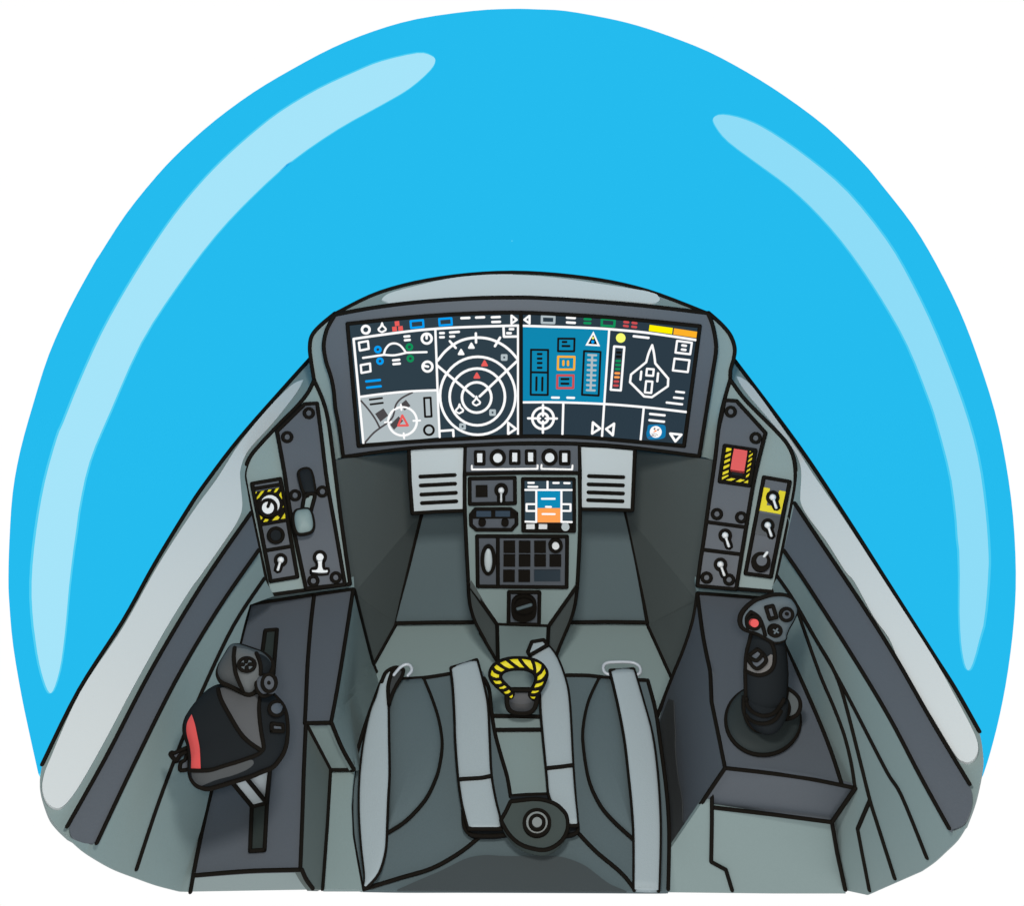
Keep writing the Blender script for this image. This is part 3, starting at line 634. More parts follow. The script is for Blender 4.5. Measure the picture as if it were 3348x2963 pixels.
# ================================================================ AIR VENTS
VP = Plane(PC.p-PC.n*.006, PC.n)
for side, poly, sl, lab in (('l', 'E: 42,112 200,102 515,92 508,350 508,640 280,648 72,662 52,400', ((138, 355, 427, 341), (141, 429, 430, 414), (147, 505, 436, 490), (152, 576, 440, 561)), 'light grey slotted vent panel on the throttle side of the centre pedestal'),
                            ('r', 'E: 1465,90 1700,100 1932,122 1920,400 1910,637 1700,630 1470,627 1472,300', ((1547, 350, 1835, 360), (1543, 419, 1832, 428), (1543, 486, 1832, 496), (1540, 551, 1828, 561)), 'light grey slotted vent panel on the stick side of the centre pedestal')):
    v = thing('vent_panel', lab, 'vent', PC.hit(*P1('E: %d,400' % (280 if side == 'l' else 1690)))[0], 'vent panels beside the pedestal')
    M().plate(P(poly), VP, 'vent', th=.045, ink=True).build('face', v)
    m = M()
    for a, b, c, d in sl: m.line(P('E: %g,%g %g,%g' % (a, b, c, d)), VP, lift=.001)
    m.build('slots', v)

# ================================================================ CENTRE PEDESTAL
ped = thing('centre_pedestal', 'grey-green centre pedestal full of small instruments below the display', 'pedestal', (0, 1.0, HC-1.03))
m = M().plate(S('E: 517,95* 510,330 510,600 522,900 540,1250* 780,1592* 1210,1605* 1450,1265* 1468,900 1472,600 1465,95*', True), PC, 'green', th=.05)
m.line(S('E: 517,95* 510,330 510,600 522,900 540,1250* 780,1592* 1210,1605* 1450,1265* 1468,900 1472,600 1465,95*'), PC); m.build('front_face', ped)
def hitp(st, pl): return pl.hit(*P1(st))[0]
PWL = PL(hitp('E: 540,1290', PC), hitp('E: 780,1592', PC), pt('E: 750,1850', z=-1.16)); PWR = PL(hitp('E: 1450,1290', PC), hitp('E: 1210,1605', PC), pt('G: 1285,155', z=-1.16))
m = M().plate(S('E: 540,1250* 545,1350 560,1450 600,1570 680,1720 Q: 120,10 440,560* E: 790,1800* 780,1592*', True), PWL, 'footwell', th=.01); m.line(S('E: 540,1250 545,1350 560,1450 600,1570 680,1720 Q: 170,60 440,520'), PWL); m.build('side_wing', ped)
m = M().plate(S('E: 1450,1265* 1430,1420 1390,1560 1310,1750 Q: 1480,470* 1330,240* E: 1210,1605*', True), PWR, 'footwell', th=.01); m.line(S('E: 1450,1265 1430,1420 1390,1560 1310,1750 Q: 1480,450'), PWR); m.build('side_wing', ped)
PLF = PL(hitp('E: 780,1592', PC), hitp('E: 1210,1605', PC), pt('G: 1050,500', z=-.93))
m = M().plate(P('E: 780,1592 G: 947,180 858,270 895,350 905,470 905,510 1205,515 1205,380 1250,200 1235,80 E: 1210,1605'), PLF, 'green', th=.03)
m.line(P('E: 780,1592 G: 947,190'), PLF); m.line(P('E: 1210,1605 G: 1238,90'), PLF); m.build('lower_face', ped)
# knob strip
m = M().plate(P('E: 517,95 1462,95 1466,325 511,325'), PC, 'slate', th=.004, lift=.003); m.line(P('E: 511,332 990,322 1466,325'), PC, lift=.004)
m.line(P('E: 569,265 569,295 1118,290 1118,260'), PC, 'paint', w=7.2, lift=.0035); m.line(P('E: 1151,258 1149,290 1408,295 1410,262'), PC, 'paint', w=7.2, lift=.0035)
strip = m.build('switch_strip', ped)
for x0, y0, x1, y1 in ((614, 162, 656, 235), (907, 157, 948, 230), (1039, 155, 1081, 228), (1324, 161, 1366, 233)):
    m = M().plate(boxp('E', x0-14, y0-14, x1+14, y1+14), PC, 'ink', th=.008, lift=.008); m.line(boxp('E', x0-14, y0-14, x1+14, y1+14), PC, lift=.006, w=11, closed=True)
    m.plate(boxp('E', x0, y0, x1, y1), PC, 'white', th=.004, lift=.011); m.build('push_button', strip)
for x, y in ((785, 200), (1219, 196)):
    m = M().plate(rr('E', x, y, 69, 30), PC, 'ink', th=.010, lift=.010); m.plate(rr('E', x, y, 38, 24), PC, 'white', th=.004, lift=.0125); m.build('round_knob', strip)
# switch box
m = M().plate(P('E: 550,372 928,365 930,577 552,584'), PC, 'slate', th=.006, lift=.005, ink=True); m.plate(P('E: 601,430 699,428 701,527 601,528'), PC, 'ink', th=.003, lift=.008); sb = m.build('switch_box', ped)
toggle(sb, 'E', (814, 470), (814, 560), PC, rb=58, rw=27, lift=.009)
# radio
m = M().plate(P('E: 600,628 893,627 941,662 942,752 900,799 607,799 562,760 560,672'), PC, 'slate', th=.006, lift=.005, ink=True)
m.plate(P('E: 600,628 893,627 941,662 942,706 562,708 560,672'), PC, 'ink', th=.003, lift=.0075); ra = m.build('radio', ped)
for x0, x1, y in ((607, 729, 643), (766, 888, 642)): M().plate(boxp('E', x0, y, x1, y+48), PC, 'window', th=.002, lift=.009).build('window', ra)
for x, y in ((654, 743), (846, 744)): M().plate(rr('E', x, y, 32, 22), PC, 'ink', th=.012, lift=.013).build('knob', ra)
# small display
m = M().plate(P('E: 995,375 1422,376 1424,810 998,808'), PC, 'ink', th=.008, lift=.007, ink=True); md = m.build('small_display', ped)
sg('screen_page', md, [('f', boxp('E', 1010, 390, 1408, 740), 'e_mini'), ('f', boxp('E', 1117, 475, 1308, 618), 'e_sky'), ('f', boxp('E', 1117, 618, 1308, 738), 'e_orange'),
    ('l', 'E: 1014,465 1404,466', 'e_white', 7.2), ('l', 'E: 1201,393 1201,462', 'e_white', 7.2), ('l', 'E: 1107,468 1107,733', 'e_white', 7.2), ('l', 'E: 1317,468 1317,733', 'e_white', 7.2), ('l', 'E: 1014,730 1107,733', 'e_white', 7.2), ('l', 'E: 1317,732 1404,734', 'e_white', 7.2),
    ('l', 'E: 1104,584 1026,584 1026,641 1104,641', 'e_white', 7.2), ('l', 'E: 1320,584 1393,585 1393,641 1320,640', 'e_white', 7.2)]
   + D_('E', (1041, 406, 1086, 406, 'e_white', 7.4), (1041, 439, 1116, 440, 'e_white', 7.4), (1250, 407, 1294, 407, 'e_white', 7.4), (1341, 408, 1385, 409, 'e_white', 7.4), (1154, 539, 1261, 539, 'e_white', 7.4), (1188, 606, 1230, 607, 'e_white', 7.4), (1159, 666, 1261, 667, 'e_white', 7.4)), PC, .009)
for x in (1024, 1128): M().plate(boxp('E', x, 756, x+70, 794), PC, 'white', th=.004, lift=.011).build('push_button', md)
M().plate(rr('E', 1351, 777, 33, 22), PC, 'vent', th=.006, lift=.014).build('knob', md)
# keypad
m = M().plate(P('E: 612,853 1365,856 1361,1280 618,1272'), PC, 'slate', th=.006, lift=.005, ink=True); m.line(P('E: 786,860 787,1272'), PC, lift=.006); kp = m.build('keypad', ped)
for x, y in ((833, 896), (961, 896), (1090, 896), (833, 1010), (961, 1010), (1090, 1010), (1218, 1011), (830, 1139), (958, 1139)): M().plate(boxp('E', x, y, x+98, y+98), PC, 'ink', th=.006, lift=.009).build('key', kp)
M().plate(boxp('E', 1089, 1139, 1309, 1230), PC, 'navy', th=.006, lift=.009).build('wide_key', kp)
m = M().plate(rr('E', 1269, 936, 61, 28), PC, 'ink', th=.010, lift=.012); m.plate(rr('E', 1269, 936, 30, 22), PC, 'white', th=.004, lift=.015); m.build('round_knob', kp)
m = M().plate(circ('E: 706,1054', 66, 130, 36), PC, 'ink', th=.006, lift=.009); m.inflate(circ('E: 706,1054', 34, 98, 30), PC, 'vent', H=.006, lift=.010, back=.1); m.build('thumbwheel', kp)
# rotary
m = M().plate(P('E: 878,1320 1134,1322 1130,1592 875,1586'), PC, 'slate', th=.004, lift=.003, ink=True); ro_ = m.build('rotary_box', ped)
m = M().plate(S('E: 897,1440 910,1390 950,1357 1004,1347 1060,1358 1100,1395 1112,1445 1105,1510 1080,1550 1004,1576 930,1556 902,1510', True), PC, 'ink', th=.02, lift=.012)
m.plate(S('E: 925,1440 940,1405 970,1385 1004,1378 1040,1386 1070,1405 1082,1440 1070,1485 1004,1505 940,1485', True), PC, 'ink', th=.01, lift=.022); m.line(P('E: 952,1461 1062,1427'), PC, 'seat', w=11.5, lift=.0235); m.build('rotary_knob', ro_)

# ================================================================ SIDE PANELS
pl = thing('instrument_cluster', 'angled side panel with a striped dial, a landing lever and a white T-handle', 'control panel', hitp('C: 430,1300', SPL))
hs = 'C: 545,140* 500,230 420,330 300,450 150,610 80,700 45,800 50,880 100,1130 220,1692* 805,1612* 740,1150 690,750 650,450 610,290'
M().plate(S(hs, True), SPL, 'green', th=.02, ink=True).build('housing', pl)
m = M().plate(S('C: 478,312* 567,307* 600,560 640,880 700,1220 768,1615* 487,1645* 380,1130 330,800 277,510*', True), SPL, 'slate', th=.006, lift=.005, ink=True); mp = m.build('main_plate', pl)
for c in ((507, 377), (351, 550), (408, 971), (605, 944), (540, 1589), (702, 1564)): knob(mp, c, SPL, lift=.007)
LV = Plane(SPL.p+SPL.n*.015, SPL.n)
m = M(); cap = S('C: 480,780 512,788 530,825 545,900 552,960* 480,965* 462,930 440,850 438,800', True)
m.inflate(cap, LV, 'black', H=.008); m.line(cap, LV, closed=True, lift=.001)
nk = P('C: 490,962 550,960 549,985 518,1098 455,1098 470,1000'); m.plate(nk, LV, 'green', th=.01, lift=.002); m.line(nk, LV, lift=.003, closed=True)
kb = S('C: 440,1077 500,1073 525,1105 540,1180 530,1228 490,1248 430,1250 405,1200 398,1130 412,1090', True); m.inflate(kb, Plane(LV.p+LV.n*.01, LV.n), 'green', H=.012); m.line(kb, Plane(LV.p+LV.n*.01, LV.n), closed=True, lift=.002)
m.plate(circ('C: 490,960', 30, n=16), SPL, 'ink', th=.012, lift=.018)
m.build('gear_lever', pl)
m = M(); TP = Plane(SPL.p+SPL.n*.008, SPL.n)
m.plate(rr('C', 587, 1418, 52, 26), TP, 'ink', th=.008); m.plate(P('C: 553,1440 623,1440 625,1490 655,1492 662,1520 650,1545 600,1551 550,1548 515,1540 512,1510 525,1492 555,1488'), TP, 'ink', th=.008)
m.line(P('C: 560,1545 530,1530 532,1505 565,1495'), TP); m.build('socket', mp)
m = M(); TQ = Plane(SPL.p+SPL.n*.014, SPL.n); m.plate(S('C: 572,1440* 603,1440* 601,1480 612,1510 642,1512* 638,1526 587,1529 535,1524 532,1512* 565,1508 576,1480', True), TQ, 'white', th=.006); m.plate(rr('C', 587, 1418, 26, 22), TQ, 'white', th=.006, lift=.004); m.build('t_handle', mp)
m = M().plate(P('C: 97,887 302,852 425,1560 232,1592'), SPL, 'slate', th=.006, lift=.005, ink=True)
for a in ('C: 109,925 306,893', 'C: 165,1182 348,1150', 'C: 200,1370 378,1340'): m.line(P(a), SPL, lift=.006)
spn = m.build('narrow_plate', pl)
hz = M(); hz.plate(P('C: 118,945 304,912 346,1148 166,1178'), SPL, 'ink', th=.002, lift=.0065)
for a in ('119,948 133,946 123,963', '165,941 186,938 145,992 131,1000 133,985', '214,932 238,928 228,943 208,946', '270,922 292,918 272,948 254,951', '306,946 314,1002 292,968', '151,1103 173,1135 162,1148', '196,1134 222,1138 207,1161 178,1165', '282,1118 296,1132 278,1151 242,1155 262,1130', '334,1097 338,1137 306,1144', '322,1045 325,1060 320,1058'): hz.plate(P('C: '+a), SPL, 'yellow', th=.001, lift=.0072)
hz.build('hazard_border', spn)
m = M(); m.plate(rr('C', 218, 1050, 86, 32), SPL, 'ink', th=.008, lift=.012); m.plate(rr('C', 228, 1038, 68, 30), SPL, 'white', th=.002, lift=.0135); m.plate(rr('C', 214, 1060, 69, 30), SPL, 'ink', th=.006, lift=.018); m.plate(rr('C', 212, 1061, 43, 26), SPL, 'white', th=.003, lift=.0195)
m.line(P('C: 212,1054 228,1010'), SPL, lift=.020, w=10); m.build('dial', spn)
m = M(); m.plate(rr('C', 269, 1260, 52, 26), SPL, 'black', th=.008, lift=.010); m.line(rr('C', 269, 1260, 52, 26), SPL, closed=True, w=12, lift=.0105); m.build('round_button', spn)
toggle(spn, 'C', (304, 1438), (284, 1508), SPL, rb=50, rw=24, lift=.008)

pr = thing('instrument_cluster', 'angled side panel with a red guarded switch in a striped frame and four toggles', 'control panel', hitp('D: 430,1300', SPR))
M().plate(S('D: 325,135* 420,265 530,380 660,510 740,605 785,710 797,850 780,990 710,1340 640,1668* 88,1622* 110,1450 135,1290 175,1000 215,720 240,500 262,370 285,275', True), SPR, 'green', th=.02, ink=True).build('housing', pr)
m = M().plate(S('D: 285,284* 372,290* 580,520* 500,850 440,1200 368,1650* 88,1625* 110,1450 135,1290 175,1000 215,720 240,500 262,400', True), SPR, 'slate', th=.006, lift=.005, ink=True)
m.line(P('D: 160,1164 440,1202'), SPR, lift=.006); m.line(P('D: 132,1364 405,1398'), SPR, lift=.006); mp = m.build('main_plate', pr)
for c in ((329, 367), (509, 557), (229, 1106), (404, 1130), (155, 1565), (317, 1580)): knob(mp, c, SPR, 'D', lift=.007)
m = M().plate(P('D: 285,612 508,645 465,900 248,870'), SPR, 'ink', th=.004, lift=.008, ink=True)
for a in ('294,626 335,632 333,646 290,660', '289,681 331,662 328,682 284,704', '281,722 326,703 324,722 279,742', '277,762 320,744 318,762 273,785', '272,804 315,788 312,806 268,826', '266,840 310,822 312,832 262,860',
          '294,860 335,846 364,852 325,870', '355,876 398,854 432,860 390,880', '416,882 460,858 456,888', '466,652 478,652 465,660', '462,682 492,664 490,676 458,700', '458,714 488,694 484,712 453,733', '452,752 480,732 477,750 447,770', '446,790 475,770 472,786 442,806', '441,828 470,806 466,826 438,845'): m.plate(P('D: '+a), SPR, 'yellow', th=.001, lift=.0088)
m.plate(P('D: 340,788 416,800 412,832 337,822'), SPR, 'black', th=.001, lift=.0095); gs = m.build('striped_frame', mp)
rc = S('D: 352,637 360,635 440,648 448,658 440,715 428,785 418,796 338,785 328,776 338,710', True, 3)
m = M().plate(rc, SPR, 'red', th=.014, lift=.020); m.build('switch_guard', gs, 'red flip-up guard')
toggle(mp, 'D', (289, 1260), (315, 1338), SPR, rb=50, rw=24, lift=.008); toggle(mp, 'D', (255, 1470), (282, 1546), SPR, rb=50, rw=24, lift=.008)
m = M().plate(P('D: 568,840 755,873 618,1560 435,1535'), SPR, 'slate', th=.006, lift=.005, ink=True)
m.plate(P('D: 568,912 612,921 606,960 588,1042 655,1052 672,960 680,935 726,944 690,1108 533,1080'), SPR, 'yellow', th=.001, lift=.0062); m.plate(P('D: 530,1096 688,1121 656,1277 500,1250'), SPR, 'navy', th=.001, lift=.0062); spn = m.build('narrow_plate', pr)
toggle(spn, 'D', (632, 985), (657, 1060), SPR, rb=50, rw=24, lift=.008); toggle(spn, 'D', (596, 1187), (622, 1262), SPR, rb=50, rw=24, lift=.008)
m = M(); m.plate(circ('D: 546,1450', 71, 72, 30), SPR, 'ink', th=.012, lift=.014); m.plate(rr('D', 553, 1442, 38, 26), SPR, 'slate', th=.004, lift=.016); m.line(P('D: 571,1412 592,1384'), SPR, 'white', lift=.017, w=9.5); m.build('dial', spn)

# ================================================================ THROTTLE
th = thing('throttle', 'chunky dark throttle grip with a red edge standing on a light rod', 'throttle', O0('F: 600,1280', -.72))
TB = Plane(O0('N: 800,1100', -.585), Vector((.12, -.30, .95)))
THo = S('N: 750,545* 640,560 560,600 490,660 400,760 340,845 300,920 282,1010 297,1100 325,1180 342,1260 348,1360 340,1440 340,1500 360,1570 410,1635 470,1665 540,1678 640,1655 800,1605 1000,1545 1120,1495 1240,1445 1310,1370 1370,1270 1400,1150 1407,1000 1390,860 1350,760 1290,690 1240,640* 1160,610 1050,600 950,600 850,570', True)
bm_ = M().inflate(THo, TB, 'black', H=.022, back=1.0, p=2.6, rings=9)
body = None
TD = Drape([bm_], TB)
bm_.line(THo, TB, closed=True, lift=.004, w=LW*1.2)
bm_.line(S('N: 350,1475 450,1478 570,1470 700,1430 880,1375 1060,1310 1130,1260 1145,1210 1120,1060 1100,900 1095,770 1108,650'), TD)
bm_.line(S('N: 645,580 680,700 760,850 880,1050 980,1160 1110,1250'), TD)
body = bm_.build('grip', th)
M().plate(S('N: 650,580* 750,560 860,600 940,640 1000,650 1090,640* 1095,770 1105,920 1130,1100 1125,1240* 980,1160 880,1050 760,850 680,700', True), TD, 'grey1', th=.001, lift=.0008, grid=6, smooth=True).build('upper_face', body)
M().plate(S('N: 357,860* 390,960 420,1100 445,1240 455,1460* 350,1456* 352,1380 350,1310 335,1200 310,1110 298,1020 312,940', True), TD, 'red', th=.001, lift=.0008, grid=6, smooth=True).build('red_edge', body)
M().plate(S('N: 355,1495* 450,1498 600,1480 760,1430 900,1385 1010,1360 1035,1385 1020,1420 950,1470 800,1530 650,1570 540,1610 460,1645* 400,1610 362,1550', True), TD, 'grey2', th=.001, lift=.0008, grid=6, smooth=True).build('roll_highlight', body)  # highlight on the lower roll, painted as a lighter grey patch
TH2 = Plane(TB.p+TB.n*.014, TB.n)
HDo = S('N: 830,112 790,130 740,210 670,330 650,410 668,475 710,520 800,560 900,610 960,640 1010,643 1050,615 1085,580 1150,540 1215,420 1248,330 1210,260 1140,200 1060,170 960,135 890,115', True)
hm = M().inflate(HDo, TH2, 'grey2', H=.020, back=1.0, p=2.6, rings=8); HD = Drape([hm], TH2); hm.line(HDo, TH2, closed=True, lift=.004, w=LW*1.35); h_ = hm.build('thumb_head', th)
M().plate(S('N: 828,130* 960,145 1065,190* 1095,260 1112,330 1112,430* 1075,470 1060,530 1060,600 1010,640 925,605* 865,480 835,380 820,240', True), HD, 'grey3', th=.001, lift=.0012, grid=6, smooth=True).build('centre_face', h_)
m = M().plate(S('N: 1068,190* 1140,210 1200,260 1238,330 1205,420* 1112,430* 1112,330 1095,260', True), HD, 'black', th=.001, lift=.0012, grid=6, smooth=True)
m.line(S('N: 828,130 820,240 835,380 865,480 925,605'), HD, lift=.0018); m.line(S('N: 1065,190 1095,260 1112,330 1112,420'), HD, lift=.0018); m.build('side_face', h_)
m = M(); m.plate(circ('N: 960,315', 92, 76, 28), HD, 'ink', th=.006, lift=.004, smooth=True); m.plate(circ('N: 960,316', 68, 54, 26), HD, 'headgrey', th=.001, lift=.0045)
for a in ('954,250 955,284', '895,315 922,314', '1025,311 990,311', '962,380 960,340'): m.line(P('N: '+a), HD, lift=.005)
m.line(circ('N: 960,315', 90, 74, 28), HD, lift=.0042, closed=True, w=12); m.build('hat_switch', h_)
TK = Plane(TB.p+TB.n*.030, TB.n)
m = M(); bk = S('N: 1110,435 1078,460 1065,520 1078,590 1110,640 1150,660 1230,630 1260,560 1230,450', True); m.inflate(bk, Plane(TB.p+TB.n*.024, TB.n), 'slate', H=.006); m.line(bk, Plane(TB.p+TB.n*.024, TB.n), closed=True, lift=.002)
m.plate(circ('N: 1206,515', 78, 97, 30), TK, 'slate', th=.008, lift=.004); m.line(circ('N: 1206,515', 76, 95, 30), TK, closed=True, lift=.0045, w=12); m.plate(rr('N', 1202, 510, 19, 14), TK, 'ink', th=.002, lift=.006); m.build('side_knob', th)
m = M(); m.plate(circ('N: 1287,797', 84, 82, 28), TD, 'slate', th=.002, lift=.003, grid=5); m.line(circ('N: 1287,797', 80, 78, 28), TD, closed=True, lift=.004, w=12); m.build('round_button', body)
m = M(); m.plate(P('N: 1232,962 1355,975 1360,1045 1238,1040'), TD, 'slate', th=.002, lift=.003, grid=5); m.line(P('N: 1232,962 1355,975 1360,1045 1238,1040'), TD, closed=True, lift=.0035); m.build('square_button', body)
TL = Plane(TB.p-TB.n*.004, TB.n)
m = M(); lv = S('N: 335,1212* 220,1262 165,1285 135,1280 128,1305 190,1378* 207,1340 240,1300 335,1262*', True); m.plate(lv, TL, 'slate', th=.008, ink=True); m.build('finger_lever', th)
m = M(); lv = S('N: 335,1290* 300,1320 285,1360 240,1385* 228,1440 245,1476 335,1460*', True); m.plate(lv, Plane(TB.p-TB.n*.008, TB.n), 'slate', th=.008, ink=True); m.build('finger_lever', th)
TR = PL(O0('F: 570,1295', -.715), O0('F: 650,1275', -.715), O0('F: 545,1140', -.655))
m = M().plate(P('F: 462,1160 545,1140 650,1275 570,1297'), TR, 'rod', th=.012); m.plate(P('F: 545,1140 665,1090 650,1270'), Plane(TR.p-TR.n*.003, TR.n), 'rod', th=.01)
m.line(P('F: 440,1140 570,1297 650,1275'), TR, lift=.001); m.line(P('F: 540,1138 650,1273 672,1080'), TR, lift=.001); m.build('rod', th)

# ================================================================ CONTROL STICK
st = thing('control_stick', 'black control stick with a grey button head on a round dark base', 'control stick', O0('O: 485,1400', -.72))
bs = circ('O: 482,1365', 378, 352, 44)
m = M().inflate(bs, Plane(CON.p+CON.n*.002, CON.n), 'boot', H=.012, back=.05, p=3); m.line(bs, CON, closed=True, lift=.004); m.build('base', st)
SP0 = O0('O: 480,1440', -.70); STP = Plane(SP0, Vector((0, -.78, .62)))
bo = S('O: 292,1120* 288,1240 300,1310 340,1400 400,1458 470,1478 545,1460 610,1410 660,1330 695,1240 708,1120*', True)
bt = M().inflate(bo, STP, 'black', H=.030, back=1, p=2.4, rings=8); BD = Drape([bt], STP); bt.line(S('O: 292,1120 288,1240 300,1310 340,1400 400,1458 470,1478 545,1460 610,1410 660,1330 695,1240 708,1120'), STP, lift=.003)

gl = P('O: 372,440 356,500 345,550 318,650 306,740 302,860 303,960 305,1050 308,1130 318,1200 345,1260 390,1300')
gr = P('O: 560,500 690,520 698,600 706,680 715,760 722,870 720,960 715,1050 706,1130 680,1200 640,1260 590,1300')
gm = M().loft(gl, gr, STP, 'black', ratio=.8, lift=.006, n=20); GD = Drape([gm], STP)
gm.line(gl[:9], STP, lift=.008); gm.line(gr[1:9], STP, lift=.008); BG = Drape([gm, bt], STP)
bt.line(S('O: 318,1310 350,1350 410,1385 490,1396 560,1380 620,1340 665,1270'), BG, lift=.001); bt.build('boot', st)
gm.line(S('O: 312,1140 325,1210 370,1270 440,1306 500,1316 570,1300 630,1255 695,1150'), BG, lift=.002)
gm.line(S('O: 380,470 500,510 565,570 597,650 600,760 570,840 510,885 440,900 370,885 305,855'), GD); grip = gm.build('grip', st)
M().plate(S('O: 322,770* 322,850* 430,880 520,860 570,800 580,695* 560,690 530,715* 530,770 480,830 425,850 370,825', True), GD, 'grey4', th=.001, lift=.0008, grid=6, smooth=True).build('thumb_rest', grip)
m = M(); sw = S('O: 335,705* 425,635* 480,680 515,740 490,790 425,835 375,805 345,750', True); m.plate(sw, GD, 'slate', th=.004, lift=.004, grid=6); m.line(sw, GD, closed=True, lift=.0045); m.line(S('O: 335,710 400,750 440,735 475,690'), GD, lift=.006); m.build('thumb_switch', grip)
SH = Plane(STP.p+STP.n*.020, STP.n)
ho = S('O: 480,110 400,140 320,200 265,270 247,340 262,400 310,435 370,450* 440,480 520,525 580,560* 640,555 695,530 702,490* 730,420 790,310 815,220 770,130 720,95 650,82 560,88', True)
hm = M().inflate(ho, SH, 'headgrey', H=.014, back=1.2, p=3.2, rings=8); SD = Drape([hm], SH); hm.line(ho, SH, closed=True, lift=.004, w=LW*1.35)
hm.line(S('O: 330,420 318,370 320,310 360,255* 430,300 470,370 505,490'), SD); head = hm.build('head', st)
m = M(); q = P('O: 512,208 583,192 620,310 550,328'); m.plate(q, SD, 'slate', th=.002, lift=.003, grid=5); m.line(q, SD, closed=True, lift=.0035); m.build('slide_switch', head)
m = M(); m.plate(rr('O', 722, 282, 62, 24), SD, 'slate', th=.004, lift=.004); m.line(rr('O', 722, 282, 62, 26), SD, closed=True, lift=.004, w=12); m.plate(rr('O', 730, 276, 19, 14), SD, 'ink', th=.002, lift=.006); m.build('round_switch', head)
m = M(); m.plate(rr('O', 613, 450, 72, 28), SD, 'ink', th=.006, lift=.006)
m.line(P('O: 592,438 638,465'), SD, 'headgrey', w=6, lift=.0065); m.line(P('O: 630,428 600,472'), SD, 'headgrey', w=6, lift=.0065); m.build('hat_switch', head)
m = M(); m.plate(rr('O', 395, 370, 80, 28), SD, 'ink', th=.006, lift=.006); m.plate(rr('O', 397, 370, 42, 24), SD, 'red', th=.006, lift=.010); m.build('red_button', head, 'red push button')
m = M(); tg = S('O: 730,1035* 800,1080 850,1140 864,1210 845,1280 800,1325 718,1352* 745,1260 742,1200 715,1140*', True); m.plate(tg, STP, 'trigger', th=.02, lift=-.004, ink=True); m.build('paddle', st)

# ================================================================ SEAT
seat = thing('pilot_chair', 'slate-blue padded ejection seat between the two consoles', 'seat', (0, .5, HC-1.0))
so = S('G: 265,300* 378,290* 520,282 670,258 860,245* 890,330 910,470 930,600 965,740 1000,860 1022,975* 1245,968* 1230,800 1205,560 1195,400 1235,265* 1335,268 1480,270 1610,285 1825,298* 1870,470 1895,640 1935,950 1950,1200 1946,1530* 1900,1535 1500,1533 800,1530 400,1530 152,1526* 120,1350 95,1200 88,1030 95,900 115,750 150,620 200,470', True)
m = M().plate(so, SEAT, 'seat', th=.006)
m.plate(S('G: 300,330* 600,300 860,290* 900,470 1000,860* 1240,960* 1220,400* 1800,330* 1850,900 1850,1180* 200,1180* 160,1000', True), Plane(SEAT.p-SEAT.n*.006, SEAT.n), 'seat', th=.10)
m.line(S('G: 378,290 520,282 670,258'), SEAT); m.line(S('G: 265,300 200,470 150,620 115,750 95,900 88,1030 95,1200 120,1350 152,1523'), SEAT); m.line(S('G: 1335,268 1480,270 1610,285 1825,298* 1870,470 1895,640 1935,950 1950,1200 1945,1522'), SEAT)
m.line(S('G: 865,285 895,350 908,470 928,600 965,740 1000,860 1020,975'), SEAT)
m.line(S('G: 835,1220 720,1310 560,1400 380,1455 160,1522'), SEAT, lift=.003); m.line(S('G: 1410,1185 1520,1300 1640,1400 1700,1460 1745,1520'), SEAT, lift=.003)
bp = m.build('seat_base', seat)
CU = Plane(SEAT.p+SEAT.n*.0015, SEAT.n)
m = M(); c1 = S('G: 318,300* 510,285* 560,410 600,540 618,670 605,790 580,880 520,1000 410,1120 305,1190* 310,850 300,560', True); m.inflate(c1, CU, 'seat', H=.013, back=.1, p=2.5); m.line(S('G: 510,288 560,410 600,540 618,670 605,790 580,880 520,1000 410,1120 305,1190'), CU, lift=.003); m.build('thigh_cushion', seat)
m = M(); c1 = S('G: 1540,285* 1480,420 1450,560 1448,680 1480,880 1540,1020 1620,1120 1745,1235* 1735,1050 1700,700 1650,430 1612,290*', True); m.inflate(c1, CU, 'seat', H=.013, back=.1, p=2.5); m.line(S('G: 1540,288 1480,420 1450,560 1448,680 1480,880 1540,1020 1620,1120 1745,1235'), CU, lift=.003); m.build('thigh_cushion', seat)
M().plate(S('G: 355,1526* 480,1470 620,1410 760,1342 870,1322 1000,1328 1250,1328 1350,1340 1450,1380 1520,1430 1600,1490 1702,1534*', True), SEAT, 'seat_shade', th=.004, lift=.004).build('front_shade', seat)  # painted shadow at the seat front, shaped as a thin dark plate
m = M().plate(S('G: 915,500* 1197,508* 1205,590 1245,968* 1022,978* 1000,860 965,740 930,600', True), Plane(SEAT.p-SEAT.n*.004, SEAT.n), 'green', th=.03)
m.line(P('G: 915,505 1195,510'), SEAT, lift=0); m.line(P('G: 928,588 1202,586'), SEAT, lift=0); m.line(P('G: 1020,978 1120,970 1245,967'), SEAT, lift=.002); m.build('seat_pan', seat)
M().plate(S('G: 1888,560* 1940,420 1955,410 1975,425 1980,520 1985,600 1985,700 2000,860 2025,1000 2028,1120 2036,1150 1958,1295* 1950,1200 1935,950 1895,640', True), PRI, 'shade_underside', th=.001, lift=.0015).build('side_shade', seat)  # shadow on the console's inner side, painted as a dark sheet

